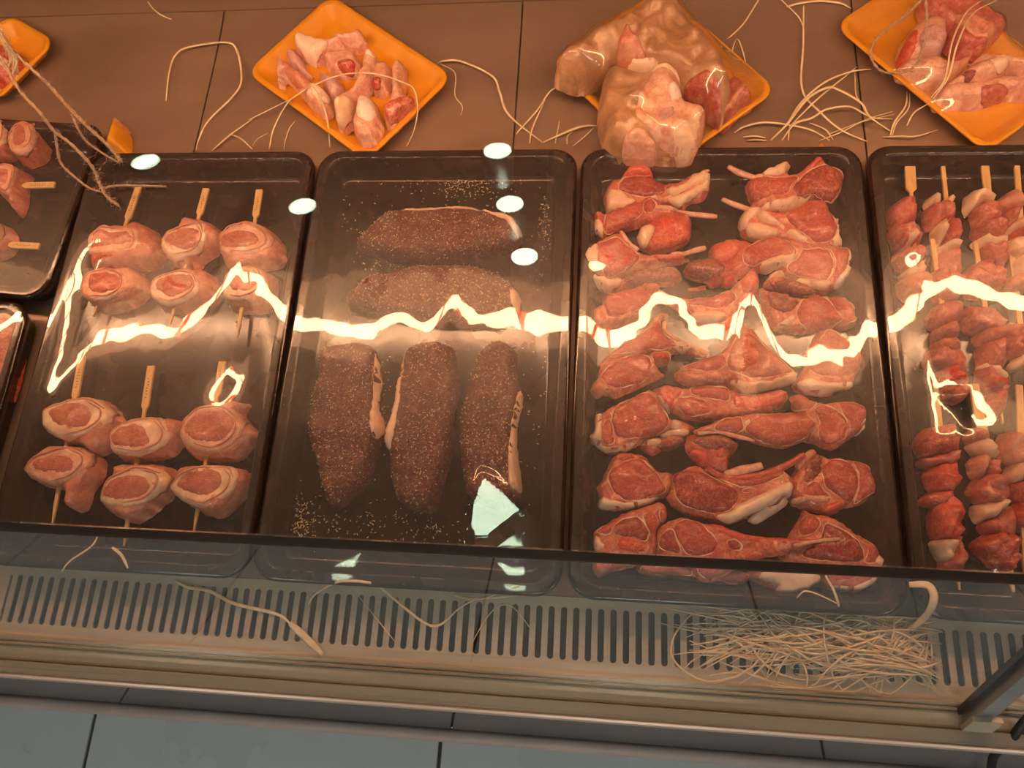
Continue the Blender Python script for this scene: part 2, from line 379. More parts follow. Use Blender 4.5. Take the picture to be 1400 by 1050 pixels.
tops = [px(178,940,-.036)[0], px(621,977,-.036)[0], px(1122,1013,-.036)[0]]; bots = [px(163,961,-.094)[0], px(616,1000,-.094)[0], px(1127,1036,-.094)[0]]
pt = tops[1]-tops[0]; tops = [tops[0]-2*pt,tops[0]-pt]+tops+[tops[2]+pt]; bots = [bots[0]-2*pt,bots[0]-pt]+bots+[bots[2]+pt]
tops = [X0]+[max(t,X0) for t in tops if t > X0-.3]+[X1]; bots = [X0]+[max(t,X0) for t in bots if t > X0-.3]+[X1]
for a0,a1,c0,c1 in zip(tops[:-1],tops[1:],bots[:-1],bots[1:]):
    if min(a1-a0,c1-c0) < .01: continue
    g = .0014
    v = [(a0+g,-.1043,-.036),(a1-g,-.1043,-.036),(c1-g,-.1300,-.094),(c0+g,-.1300,-.094),(a0+g,-.1043,-.060),(a1-g,-.1043,-.060),(c1-g,-.1300,-.105),(c0+g,-.1300,-.105)]
    mesh('ledge_panel', v, [(0,3,2,1),(4,5,6,7),(0,1,5,4),(1,2,6,5),(2,3,7,6),(3,0,4,7)], 'ledge', case, False)
extrude_x('ledge_backing', [(-.0950,-.032),(-.1043,-.0405),(-.1285,-.098),(-.1285,-.12),(-.0900,-.12)], X0, X1, 'rubber', case)
a = np.linspace(0,2*math.pi,13)[:-1]
extrude_x('bumper_rail', [(-.1365+.0068*math.cos(t), -.0985+.0068*math.sin(t)) for t in a], X0, X1, 'rail', case, True)
# glass : tilted front pane, dark edging, sloping top pane
GY0, GZ0, GY1, GZ1 = -.0790, -.001, .0205, .220
TA = math.radians(19); GL = .60
XM = px(1318,990)[0]; XM2 = px(1342,993)[0]
dn = np.array([-(GZ1-GZ0), GY1-GY0]); dn = dn/np.linalg.norm(dn)*.005
def gfront(a,b): return extrude_x('front_glass', [(GY0,GZ0),(GY1,GZ1),(GY1-dn[0],GZ1-dn[1]),(GY0-dn[0],GZ0-dn[1])], a, b, 'glass', case)
gfront(X0,XM-.001); gfront(XM2+.001,X1)
ty, tz = GY1+GL*math.cos(TA), GZ1+GL*math.sin(TA); oy, oz = -.005*math.sin(TA), .005*math.cos(TA)
extrude_x('top_glass', [(GY1+.004,GZ1+.001),(ty,tz),(ty+oy,tz+oz),(GY1+.004+oy,GZ1+.001+oz)], X0, X1, 'glass', case)
extrude_x('glass_edging', [(GY1-.0035,GZ1-.002),(GY1+.0030,GZ1-.002),(GY1+.0030,GZ1+.003),(GY1-.0035,GZ1+.003)], X0, X1, 'rubber', case)
def slant(name, xa, xb, off, th, m, t0=0.0, t1=1.0):
    d = np.array([GY1-GY0, GZ1-GZ0]); n = np.array([-d[1],d[0]])/np.linalg.norm(d)
    p0 = np.array([GY0,GZ0])+d*t0; p1 = np.array([GY0,GZ0])+d*t1
    prof = [p0+n*off, p1+n*off, p1+n*(off+th), p0+n*(off+th)]
    return extrude_x(name, [tuple(p) for p in prof], xa, xb, m, case)
slant('mullion', XM, XM2, -.004, .010, 'post', 0.0, .985)
slant('mullion_foot', XM-.004, XM2+.006, .006, .004, 'sill', 0.0, .10)
slant('glass_gasket', XM-.0050, XM-.0015, -.007, .005, 'rubber', 0.02, .97)
# ------------------------------------------------------------------ case lamp
lamp = empty('case_lamp', (0.25,LAMP_Y,LAMP_Z), 'long fluorescent meat lamp with cream reflector above the back of the case', 'lamp')
n=14; V,fs = tube_geo([(X0+.05+i*(X1-X0-.1)/n,LAMP_Y,LAMP_Z) for i in range(n+1)], .0115, 14)
mesh('tube', V, fs, 'tube', lamp)
rp = [(LAMP_Y-.030,LAMP_Z+.030),(LAMP_Y-.01,LAMP_Z+.040),(LAMP_Y+.030,LAMP_Z+.038),(LAMP_Y+.065,LAMP_Z+.015),(LAMP_Y+.070,LAMP_Z-.012)]
prof = rp + [(y+.004,z+.004) for y,z in rp[::-1]]
extrude_x('reflector', prof, X0+.02, X1-.02, 'enamel', lamp)
clips = []
for u,v in ((88,492),(130,450),(228,446),(318,400),(610,412),(726,440),(800,485),(1003,448),(1075,480),(1217,440),(60,515)):   # red clips seen mirrored in the film
    p_ = px(u,v,.036); d_ = p_-CL
    clips.append(p_[0]+d_[0]/math.hypot(d_[1],d_[2])*math.hypot(LAMP_Y-p_[1],LAMP_Z-p_[2])-.006)
for x in clips:
    V,fs = tube_geo([(x,LAMP_Y,LAMP_Z),(x+.012,LAMP_Y,LAMP_Z)], .0135, 14); mesh('clip', V, fs, 'redclip', lamp)
for x in (X0+.05,.25,X1-.05):
    box('bracket', (x-.012,LAMP_Y+.05,LAMP_Z+.034), (x+.012,.966,LAMP_Z+.040), 'enamel', lamp)
# ------------------------------------------------------------------ black trays
def rrect(hw, hl, r, n=7):
    P=[]
    for cx,cy,a0 in ((hw-r,hl-r,0),(-hw+r,hl-r,90),(-hw+r,-hl+r,180),(hw-r,-hl+r,270)):
        for i in range(n+1):
            t = math.radians(a0+90*i/n); P.append((cx+r*math.cos(t),cy+r*math.sin(t)))
    return P
def sweep(name, hw, hl, prof, r0, m, parent, xf, smooth=True):
    """rounded-rectangle vessel : prof = list of (inset, z)"""
    V=[]; fs=[]; nn=None
    for ins,z in prof:
        ring = rrect(hw-ins, hl-ins, max(r0-ins*.7,.006)); nn=len(ring)
        V += [tuple(xf @ Vector((x,y,z))) for x,y in ring]
    for k in range(len(prof)-1):
        for i in range(nn):
            j=(i+1)%nn; fs.append((k*nn+i,k*nn+j,(k+1)*nn+j,(k+1)*nn+i))
    L=len(prof)-1; fs.append(tuple(L*nn+i for i in range(nn)))
    return mesh(name, V, fs, m, parent, smooth)
TRAYS = {}
RIM = .030
def black_tray(key, cx, cy, hw, hl, rz, label):
    e = empty('black_tray', (cx,cy,0), label, 'tray', 'black plastic meat trays')
    xf = Matrix.Translation((cx,cy,0)) @ Matrix.Rotation(rz,4,'Z')
    prof = [(.030,.0012),(.010,.0008),(.008,.002),(.003,.020),(.0,.0245),(.0,.0275),(.0015,.0297),(.004,RIM),(.0090,RIM),(.0102,.02985),(.0112,.0294),(.0121,.0287),(.0128,.0278),(.0134,.0267),
            (.0205,.0085),(.0212,.0068),(.0222,.0054),(.0236,.0045),(.0256,.0040),(.036,.0036)]
    b = sweep('tray_body', hw, hl, prof, .026, 'black', e, xf)
    for md in (b.modifiers.new('edge','EDGE_SPLIT'),): md.split_angle = math.radians(50)
    TRAYS[key] = (e, xf, hw, hl)
    return e
black_tray('rolls', -.1405, .2405, .1385, .2400, 0, 'black plastic tray under film holding rolled meat skewers, behind the slotted grille')
black_tray('steak', .1500, .2405, .1480, .2400, 0, 'black plastic tray under film holding dark herb seasoned steaks')
black_tray('chops', .4500, .2405, .1480, .2400, 0, 'black plastic tray under film packed with lamb chops')
black_tray('kebab', .7500, .2405, .1480, .2400, 0, 'black plastic tray under film holding cubed meat kebab skewers')
lxr = px(140,160,.03)
black_tray('side', -.4165, .4145, .1350, .1170, math.radians(-4.5), 'black plastic tray at the end of the row with skewers lying crosswise')
black_tray('side2', -.4460, .1450, .1420, .1400, 0, 'black plastic tray at the row end, directly in front of the crosswise skewers')
FLOORZ = .0042
# ------------------------------------------------------------------ lamb chops
def rib(parent, pts, r, m='bone', host=None, dz=.004, c=None, z0=None, tray='chops', name='bone'):
    w = pp(c, pts, z0+.008)
    w = spline(w, 5)
    zb = np.full(len(w), z0+dz)
    if host is not None:
        zb = np.maximum(zb, np.where(inside(w[:,:2],host.poly), host.top(w[:,:2])-r*.3, z0+dz))
    w[:,2] = zb
    t = np.linspace(0,1,len(w))
    rad = r*(1+.12*np.sin(t*9+w[0,0]*50)); rad[0]*=.75; rad[-1]*=.75
    V,fs = tube_geo(w, rad, 8, .8); OBST.setdefault(tray,[]).append(V)
    return mesh(name, V, fs, m, parent)
def chop(label, c, z0, body, parts=(), bones=(), h=.013, bm='skin', cat='lamb chop', name='lamb_chop', group='lamb chops in the tray', R=.006):
    zr = z0+h*.8
    o = outline(c, body, zr)
    ctr = o.mean(0); e = empty(name, (ctr[0],ctr[1],z0), label, cat, group)
    bl = Blob(o, z0, h, R, .22, 75)
    bl.build('meat_body', bm, e, tray='chops')
    for m, cc, pts, *rest in parts:
        q = outline(cc, pts, zr)
        nm = 'fat' if m in ('fat','palefat') else 'muscle'
        overlay(nm, bl, q, m, e, rest[0] if rest else (.0022 if nm=='fat' else .0014), tray='chops')
        if nm=='muscle' and m in ('red','deep','pork'): seam(bl, q, e)
    for cc, pts, r, *rest in bones:
        rib(e, pts, r, rest[0] if rest else 'bone', bl, .008, cc, z0)
    return e
b0, b1, b2, b3 = FLOORZ, FLOORZ+.007, FLOORZ+.013, FLOORZ+.019
chop('lamb chop with round dark eye and pale folded fat tail, in a tray corner', 'A', b0,
 [(205,430),(255,320),(340,290),(400,230),(460,200),(540,215),(605,265),(620,320),(700,340),(800,330),(880,285),(960,270),(1060,275),(1050,400),(1000,460),(900,490),(820,550),(700,520),(600,560),(470,600),(330,620),(250,575),(220,520)],
 [('deep','A',[(320,390),(370,320),(480,305),(600,310),(690,380),(680,450),(560,470),(420,460),(350,430)]),
  ('bright','A',[(400,230),(460,205),(540,220),(600,270),(560,300),(440,300),(350,310)],.004),
  ('fat','A',[(225,520),(260,410),(330,420),(420,480),(500,480),(380,550),(250,575)]),
  ('fat','A',[(700,420),(830,370),(930,300),(1060,280),(1040,340),(900,400),(760,470)],.004),
  ('fat','A',[(720,490),(860,430),(1000,350),(1045,330),(1035,400),(900,480),(800,540)],.003)],
 [('A',[(900,330),(1010,262),(1100,205)],.0026)])
chop('bright red lamb chop curled in a ring around a small lump of pale fat', 'A', b1,
 [(105,600),(150,560),(240,580),(330,530),(470,500),(560,440),(640,440),(680,510),(800,560),(900,590),(915,680),(890,790),(780,850),(640,890),(550,870),(480,820),(470,760),(500,700),(560,650),(450,690),(330,720),(280,770),(190,780),(130,720),(115,650)],
 [('red','A',[(230,600),(330,540),(480,500),(520,560),(480,640),(400,690),(320,720),(250,760),(210,740)]),
  ('bright','A',[(620,680),(700,610),(820,620),(880,680),(890,780),(760,850),(620,880),(570,840),(610,760)]),
  ('red','A',[(520,540),(570,490),(620,520),(600,590),(540,590)],.002),
  ('fat','A',[(470,770),(500,705),(570,690),(610,710),(590,790),(540,860),(490,820)],.003),
  ('fat','A',[(118,690),(150,640),(200,680),(195,770),(140,730)]),('fat','A',[(560,450),(610,440),(655,470),(640,500),(590,480)],.002)],
 [('A',[(620,560),(760,575),(900,600),(1110,620)],.0030)], bm='red')
chop('lamb chop with plump oval eye and a long thin rib ending in a pale knob', 'C', b2,
 [(45,140),(60,70),(110,20),(180,-30),(340,-90),(400,-30),(470,60),(560,90),(700,90),(840,85),(880,120),(830,150),(700,160),(620,190),(480,200),(360,240),(240,280),(160,220),(100,190)],
 [('red','C',[(155,150),(170,40),(240,-10),(320,-20),(400,40),(490,130),(440,190),(340,240),(240,270),(180,210)]),
  ('bright','C',[(600,90),(760,80),(850,100),(800,140),(640,150)]),
  ('fat','C',[(45,140),(60,70),(120,20),(165,50),(155,150),(190,220),(120,200)])],
 [('C',[(740,110),(830,105),(930,75),(1020,50)],.0030),('C',[(340,-80),(390,0),(480,70)],.0026)])
chop('thin dark lamb offcut with one pale fat end, tucked between chops', 'C', b0,
 [(90,310),(130,255),(200,270),(340,250),(480,210),(620,180),(720,185),(800,200),(840,260),(780,320),(640,330),(500,330),(420,350),(240,380),(160,350)],
 [('dark','C',[(340,300),(480,230),(640,210),(780,220),(820,270),(740,310),(560,320),(420,340)]),
  ('fat','C',[(95,310),(130,258),(210,280),(330,290),(340,340),(240,378),(160,350)],.003)],
 [('C',[(700,170),(780,152),(890,155)],.0022)])
chop('lamb chop with upright red chine tip and a slim bare rib, touching the tray corner', 'B', b1,
 [(245,330),(300,290),(420,220),(580,170),(605,190),(560,240),(620,265),(720,200),(790,120),(800,50),(830,35),(890,80),(905,120),(890,190),(960,225),(1015,260),(1020,340),(960,460),(920,475),(850,455),(760,450),(650,490),(600,540),(480,540),(350,540),(290,500),(250,410)],
 [('deep','B',[(595,400),(680,310),(780,240),(870,210),(960,250),(1010,300),(1000,370),(940,470),(850,450),(740,440),(650,475),(610,440)]),
  ('red','B',[(250,340),(330,310),(470,310),(600,310),(640,330),(590,380),(560,440),(430,470),(320,500),(270,440)]),
  ('bright','B',[(730,210),(800,130),(805,60),(840,45),(885,90),(890,170),(830,190),(750,250)],.004),
  ('fat','B',[(330,290),(420,225),(580,172),(603,190),(550,250),(520,290),(420,300)],.003),
  ('fat','B',[(350,540),(450,500),(560,470),(700,460),(760,440),(700,500),(600,545),(480,540)],.003)],
 [('B',[(90,220),(170,265),(270,300),(360,325)],.0034)])
chop('lamb chop with big rounded eye and pleated pale fat tail beside a bare rib', 'B', b0,
 [(190,620),(230,555),(330,540),(450,560),(560,570),(680,520),(740,480),(850,490),(900,560),(980,640),(990,760),(1015,845),(900,870),(800,880),(700,860),(600,830),(500,800),(400,800),(300,790),(220,750),(190,690)],
 [('red','B',[(545,620),(600,560),(720,490),(850,500),(920,600),(950,700),(930,790),(860,830),(780,825),(680,760),(600,700)],.003),
  ('bright','B',[(430,590),(540,600),(545,640),(480,630)]),
  ('fat','B',[(190,690),(210,580),(330,545),(345,590),(250,670),(235,720)],.003),
  ('fat','B',[(240,700),(300,670),(400,700),(480,730),(470,780),(350,800),(250,760)],.003),
  ('fat','B',[(340,580),(400,590),(480,660),(620,740),(770,820),(740,840),(600,790),(480,710),(340,660)],.0045),
  ('fat','B',[(950,620),(985,650),(990,760),(1015,840),(900,835),(940,760)])],
 [('B',[(40,480),(130,520),(250,560),(340,585)],.0032)])
chop('ragged bloody lamb chop with torn bright red end in mid tray', 'D', b1,
 [(-258,200),(-208,150),(-68,120),(-48,30),(42,-10),(200,-20),(300,-10),(420,-50),(520,-40),(620,20),(650,90),(610,150),(480,200),(380,220),(300,225),(230,250),(150,290),(20,330),(-60,350),(-200,360),(-215,340),(-60,310),(-140,290),(-230,260)],
 [('bright','D',[(-50,40),(50,-10),(180,0),(170,100),(90,180),(-20,150),(-40,90)],.003),
  ('dark','D',[(-250,200),(-200,155),(-60,130),(60,200),(20,290),(-130,285),(-230,255)],.003),
  ('red','D',[(200,100),(300,20),(430,-40),(540,-20),(610,60),(590,120),(470,130),(360,180),(230,200)]),
  ('fat','D',[(340,200),(400,150),(500,120),(620,110),(600,160),(480,200),(400,225)],.003),
  ('bright','D',[(60,290),(140,270),(190,300),(110,335),(50,330)],.003)], bm='red')
chop('broad lamb chop with double muscle and crisp pale fat rim, beside the tray wall', 'D', b0,
 [(560,-40),(700,-10),(830,20),(1020,30),(1100,55),(1100,100),(1070,250),(960,350),(860,390),(780,370),(650,290),(520,270),(480,200),(560,120),(560,40)],
 [('red','D',[(560,200),(640,140),(680,70),(740,70),(820,60),(900,100),(920,200),(880,310),(780,320),(660,280),(570,250)]),
  ('red','D',[(850,50),(1010,60),(1050,110),(1030,220),(950,310),(910,310),(940,200),(920,100)]),
  ('palefat','D',[(1030,200),(1060,80),(1105,60),(1090,150),(1070,250),(980,350),(940,330)],.003),
  ('fat','D',[(650,290),(780,320),(900,310),(910,340),(870,385),(780,365)],.003)])
chop('narrow dark lamb strip with a pale folded edge wedged under the broad chop', 'D', b0,
 [(380,340),(420,260),(500,215),(570,280),(680,310),(780,370),(840,400),(830,430),(700,420),(600,400),(480,370)],
 [('dark','D',[(430,330),(560,300),(680,330),(800,390),(740,415),(600,400),(480,370)]),
  ('fat','D',[(400,300),(450,225),(540,225),(590,285),(480,290)],.003)], h=.009)
chop('lamb chop with split muscles and frilled fat edge, next to a ragged red spine piece', 'D', b0,
 [(330,330),(400,380),(520,400),(640,440),(800,430),(860,420),(1000,430),(1100,500),(1120,590),(1145,620),(1120,670),(1010,670),(900,660),(820,690),(700,710),(600,700),(480,680),(420,600),(380,500),(320,400)],
 [('dark','D',[(400,420),(500,400),(620,460),(640,520),(560,580),(470,560),(420,500)]),
  ('red','D',[(650,520),(720,450),(840,440),(960,560),(1000,620),(940,660),(820,680),(700,690),(640,620)]),
  ('red','D',[(870,440),(1000,440),(1090,520),(1110,620),(1020,650),(960,570)]),
  ('fat','D',[(480,680),(540,620),(620,590),(600,660)],.002)], h=.016)
chop('pink lamb flank flap folded below a ragged red spine tip', 'C', b1,
 [(640,400),(760,430),(900,440),(1100,420),(1240,340),(1350,230),(1400,210),(1460,300),(1420,420),(1310,540),(1200,650),(1000,660),(900,620),(850,550),(760,500)],
 [('red','C',[(860,500),(1000,440),(1200,400),(1260,460),(1160,540),(1000,530)]),
  ('bright','C',[(1300,330),(1395,215),(1450,300),(1410,390),(1330,420)],.004),
  ('fat','C',[(880,600),(1000,560),(1180,580),(1100,650),(980,655)],.003)],
 [('C',[(640,400),(760,470),(880,510)],.0030)])
chop('lamb chop with squarish eye and a small knob of meat, lying along the tray wall', 'C', b0,
 [(110,600),(120,530),(190,480),(210,420),(350,380),(500,340),(560,320),(650,330),(660,390),(610,440),(570,560),(430,620),(300,660),(200,690),(130,660)],
 [('red','C',[(210,540),(210,430),(350,390),(490,370),(580,440),(540,520),(400,580),(260,610)]),
  ('red','C',[(510,380),(560,330),(640,350),(640,390),(580,430)],.003),
  ('pink','C',[(110,600),(130,540),(190,560),(200,650),(130,650)],.002)], h=.014)
chop('lamb chop with sickle shaped bone curving around an empty patch of tray', 'C', b1,
 [(170,960),(300,830),(480,720),(580,620),(640,550),(730,550),(680,610),(690,700),(760,760),(870,790),(960,850),(1040,890),(950,895),(840,870),(740,880),(600,900),(420,920),(260,970)],
 [('red','C',[(260,900),(420,790),(560,700),(640,640),(680,720),(740,800),(700,860),(560,870),(400,890)]),
  ('fat','C',[(740,830),(820,800),(900,850),(820,870)],.002)],
 [('C',[(690,640),(700,720),(800,790),(900,840),(1040,895)],.0022)])
chop('lamb chop with ribbed feathery fat corner, under the sickle shaped bone', 'E', b2,
 [(95,240),(150,200),(160,110),(220,-10),(400,-30),(560,-50),(730,-60),(740,20),(640,60),(700,110),(640,150),(540,200),(430,250),(310,300),(200,270),(160,300)],
 [('red','E',[(190,130),(300,30),(420,-20),(560,-10),(590,80),(520,190),(380,230),(280,240),(200,190)]),
  ('red','E',[(590,-40),(720,-50),(730,20),(640,50),(600,20)],.003),
  ('pink','E',[(100,240),(150,150),(250,240),(340,270),(300,300),(220,270),(150,300)],.002)], h=.011)
chop('large triangular lamb chop with smooth peak shaped eye and thick pale fat base', 'E', b1,
 [(780,120),(820,60),(1000,-10),(1120,-40),(1200,-120),(1290,-270),(1390,-260),(1500,-140),(1640,0),(1740,90),(1760,140),(1600,210),(1400,250),(1250,230),(1200,190),(1080,200),(980,210),(860,190)],
 [('pork','E',[(1180,60),(1210,-60),(1280,-180),(1380,-180),(1480,-100),(1600,10),(1720,100),(1580,150),(1400,160),(1240,120)],.003),
  ('red','E',[(820,90),(1000,0),(1140,-30),(1170,60),(1080,110),(920,100)]),
  ('fat','E',[(1220,180),(1400,190),(1560,170),(1740,110),(1760,150),(1620,210),(1420,250),(1280,230)],.004),
  ('pink','E',[(840,140),(1040,130),(1000,190),(880,190)],.002)], h=.016)
chop('lamb chop with pale straight fat base, against the tray wall next to the triangular chop', 'F', b0,
 [(620,200),(720,40),(790,-190),(880,-250),(1020,-190),(1180,-60),(1190,30),(1110,180),(1080,220),(980,240),(880,280),(720,270)],
 [('pork','F',[(740,100),(760,0),(830,-160),(900,-220),(1040,-140),(1150,-20),(1150,80),(1060,140),(900,160)]),
  ('palefat','F',[(640,200),(760,165),(900,200),(1100,185),(1080,220),(960,240),(870,280),(720,270)],.003)], h=.014)
chop('thick lamb chop with broad flat eye and curled yellow fat cap on one end', 'E', b1,
 [(90,620),(130,560),(140,430),(190,420),(260,370),(400,310),(480,260),(600,230),(640,250),(660,320),(720,420),(760,500),(720,580),(640,600),(560,620),(480,680),(360,730),(250,735),(160,690)],
 [('red','E',[(290,600),(270,480),(320,380),(430,320),(560,280),(640,360),(720,480),(700,560),(600,610),(460,640),(340,640)],.002),
  ('red','E',[(190,620),(220,500),(260,500),(290,620),(270,690),(210,680)]),
  ('fat','E',[(95,620),(130,570),(150,440),(190,440),(190,560),(200,690),(330,700),(460,660),(400,720),(250,735),(160,690)],.003)], h=.015)
chop('long jumbled lamb chop of several small red muscles crossing mid tray', 'E', b0,
 [(600,230),(700,200),(860,220),(1000,200),(1180,180),(1240,240),(1400,270),(1560,240),(1680,240),(1690,310),(1620,390),(1480,450),(1250,480),(1100,490),(900,480),(760,420),(640,330)],
 [('bright','E',[(640,260),(740,210),(840,260),(780,330),(760,410),(680,370)]),
  ('red','E',[(780,340),(880,310),(1000,340),(1060,420),(960,460),(840,440)]),
  ('bright','E',[(1240,300),(1380,290),(1520,270),(1600,250),(1670,290),(1600,370),(1400,410),(1260,400)]),
  ('red','E',[(900,240),(1100,230),(1200,250),(1200,340),(1060,330),(930,300)]),
  ('fat','E',[(620,320),(660,280),(720,380),(740,420),(660,370)],.002)])
chop('small lamb scrap with pale fat flaps and a stub of bone beside a hollow', 'E', b0,
 [(480,690),(560,620),(720,580),(740,480),(820,480),(940,540),(900,590),(860,640),(840,680),(700,720),(600,760),(520,720)],
 [('fat','E',[(700,560),(760,490),(830,520),(800,570)],.003),('dark','E',[(600,690),(700,650),(850,640),(820,690),(700,730)]),
  ('fat','E',[(500,690),(570,630),(650,640),(680,690),(600,700)],.003)],
 [('E',[(660,610),(760,595),(880,590)],.0036,'fat')], h=.011)
chop('flat oval lamb chop with fine grained red face and thin bone edge', 'F', b2,
 [(-180,560),(-50,510),(60,460),(200,440),(330,420),(480,420),(640,420),(760,470),(810,520),(760,570),(740,630),(680,660),(560,700),(420,690),(300,650),(160,620),(20,590),(-120,600)],
 [('red','F',[(220,570),(300,480),(480,440),(640,440),(770,490),(790,530),(740,580),(720,620),(560,690),(430,680),(300,630)],.002),
  ('red','F',[(0,520),(80,480),(190,480),(200,580),(100,590),(-20,570)]),('fat','F',[(200,560),(220,510),(270,490),(260,540)],.003)],
 [('F',[(-150,600),(0,585),(150,620),(300,655)],.0022)], h=.012)
chop('lamb chop with twin muscles and a translucent pointed fat tip at the tray wall', 'F', b0,
 [(600,290),(680,270),(760,320),(860,340),(960,330),(1100,340),(1190,370),(1290,480),(1240,550),(1120,600),(1040,660),(960,710),(880,710),(780,660),(700,640),(680,520),(640,420)],
 [('red','F',[(800,560),(820,510),(770,420),(840,380),(960,430),(1040,520),(1010,640),(900,690),(820,650)]),
  ('red','F',[(980,350),(1100,350),(1180,400),(1190,470),(1100,580),(1060,600),(1050,510),(980,430)]),
  ('palefat','F',[(1190,400),(1290,480),(1240,550),(1130,600),(1190,500)]),
  ('pork','F',[(620,330),(720,310),(790,350),(740,410),(640,410)])])
chop('dark glossy lamb knuckle with stringy end beside a hollow in the tray', 'E', b1,
 [(870,640),(900,590),(1020,590),(1150,580),(1260,640),(1290,680),(1260,740),(1220,780),(1210,880),(1200,930),(1100,910),(1000,860),(920,790),(870,720)],
 [('dark','E',[(900,650),(1000,610),(1130,610),(1240,660),(1240,720),(1120,740),(1000,720)],.003),
  ('bright','E',[(1100,740),(1160,700),(1190,760),(1150,800),(1100,790)],.004),
  ('bright','E',[(900,740),(1000,740),(1060,820),(1000,850),(930,790)],.003)],
 [('F',[(60,930),(200,895),(360,855)],.0045,'bone')], bm='red', h=.012)
chop('lamb chop with shield shaped eye and smooth white fat base, by the tray wall', 'G', b0,
 [(160,240),(165,180),(160,110),(150,80),(180,40),(220,-40),(300,-180),(420,-190),(520,-170),(580,-120),(650,-50),(760,-30),(770,80),(740,150),(640,190),(520,240),(360,270),(240,270)],
 [('red','G',[(240,40),(270,-40),(360,-100),(480,-130),(580,-60),(690,80),(680,140),(560,180),(420,210),(320,170)],.0025),
  ('palefat','G',[(165,240),(190,175),(250,190),(380,220),(520,190),(650,175),(560,235),(360,272),(240,270)],.004),
  ('bright','G',[(300,-130),(340,-190),(480,-180),(570,-120),(480,-140),(380,-110)],.003)], h=.014)
chop('large lamb chop with deep red eye and thick curled tongue of pale fat', 'G', b1,
 [(720,180),(740,80),(770,-20),(850,-60),(940,-100),(1010,-70),(1100,-10),(1280,0),(1500,-20),(1640,-60),(1700,-20),(1740,40),(1720,120),(1640,220),(1500,290),(1400,310),(1200,390),(1060,350),(900,310),(790,260)],
 [('deep','G',[(770,140),(770,0),(860,-40),(1000,-20),(1130,50),(1270,130),(1260,220),(1150,300),(1000,290),(860,250),(800,200)],.003),
  ('red','G',[(1020,-50),(1160,10),(1400,20),(1600,-40),(1640,0),(1500,60),(1350,100),(1250,80),(1120,20)],.003),
  ('palefat','H',[(-120,330),(0,280),(60,230),(240,150),(400,70),(470,60),(505,100),(490,160),(400,170),(330,230),(200,290),(60,350),(-20,385)],.0045),
  ('palefat','H',[(150,340),(250,270),(360,230),(440,170),(480,190),(430,250),(330,310),(220,375)],.003),
  ('red','H',[(80,120),(130,105),(200,110),(160,140),(100,140)],.003)],
 [('F',[(-80,870),(0,925),(120,958),(350,935),(560,850),(700,765)],.0036,'red')], h=.014)
chop('lamb chop with ringed eye and knobbly fat rim, framed by an arched rib', 'F', b0,
 [(620,920),(700,800),(770,740),(860,770),(1000,780),(1120,800),(1220,850),(1260,920),(1300,980),(1300,1060),(1240,1120),(1180,1150),(1130,1170),(1030,1190),(960,1230),(850,1230),(700,1190),(600,1140),(580,1050)],
 [('red','F',[(850,1000),(840,870),(920,810),(1040,830),(1110,920),(1110,1060),(1060,1150),(960,1100),(880,1050)],.003),
  ('red','F',[(1080,830),(1200,860),(1250,950),(1280,1040),(1200,1100),(1100,1150),(1130,1020),(1120,910)]),
  ('dark','F',[(700,880),(770,770),(830,800),(830,900),(780,970),(680,1010)]),
  ('red','F',[(650,1080),(720,1010),(800,990),(850,1060),(900,1110),(760,1110)]),
  ('bright','H',[(760,230),(900,200),(880,260),(820,310),(720,290)],.003),
  ('fat','F',[(1210,880),(1250,900),(1300,990),(1290,1050),(1260,1050),(1265,980)],.003)],
 [('H',[(480,215),(600,190),(760,200)],.0030),('F',[(640,880),(710,790),(780,742)],.0034,'bone')], h=.014)
chop('lamb chop of four small red muscles lying under the shield eyed chop', 'G', b1,
 [(130,580),(130,440),(220,380),(330,310),(420,270),(560,230),(660,200),(710,240),(720,330),(650,420),(640,480),(650,560),(620,640),(500,700),(400,740),(260,770),(170,810),(120,740),(130,640)],
 [('deep','G',[(270,450),(330,370),(450,330),(500,350),(560,440),(540,520),(440,500),(330,490)]),
  ('bright','G',[(310,520),(430,490),(480,540),(600,590),(500,620),(340,600)]),
  ('red','G',[(520,320),(580,290),(630,340),(620,440),(580,480),(540,400)]),
  ('red','G',[(650,340),(660,260),(700,240),(710,310),(680,370)]),
  ('red','G',[(150,440),(250,380),(270,420),(250,470),(180,470)]),
  ('red','G',[(270,640),(420,640),(540,650),(470,690),(350,710)]),
  ('fat','G',[(130,560),(140,480),(190,520),(230,590),(160,600)],.002)])
chop('lamb chop with long thin rib sweeping across the neighbouring chop', 'G', b2,
 [(630,560),(640,440),(720,360),(850,330),(1000,370),(1150,390),(1250,430),(1400,470),(1600,490),(1800,500),(2090,490),(2090,515),(1900,550),(1740,590),(1660,630),(1500,650),(1400,690),(1250,750),(1100,840),(1000,840),(930,780),(900,700),(760,690),(640,640)],
 [('red','G',[(760,420),(820,360),(920,360),(1020,430),(1100,520),(1090,600),(1000,640),(880,630),(810,540)],.002),
  ('bright','G',[(1030,380),(1200,420),(1400,480),(1700,500),(1950,515),(1780,545),(1560,555),(1300,520),(1150,470)]),
  ('deep','G',[(650,520),(700,440),(760,440),(800,540),(820,620),(740,620),(660,580)]),
  ('deep','G',[(1180,530),(1260,515),(1310,560),(1290,600),(1210,590)]),
  ('bright','G',[(1280,620),(1500,600),(1640,610),(1500,645),(1380,680),(1240,670)]),
  ('pork','G',[(950,740),(1050,690),(1200,690),(1290,700),(1150,800),(1020,820)])],
 [('G',[(1720,560),(1900,525),(2090,503)],.0018)], h=.010, R=.005)
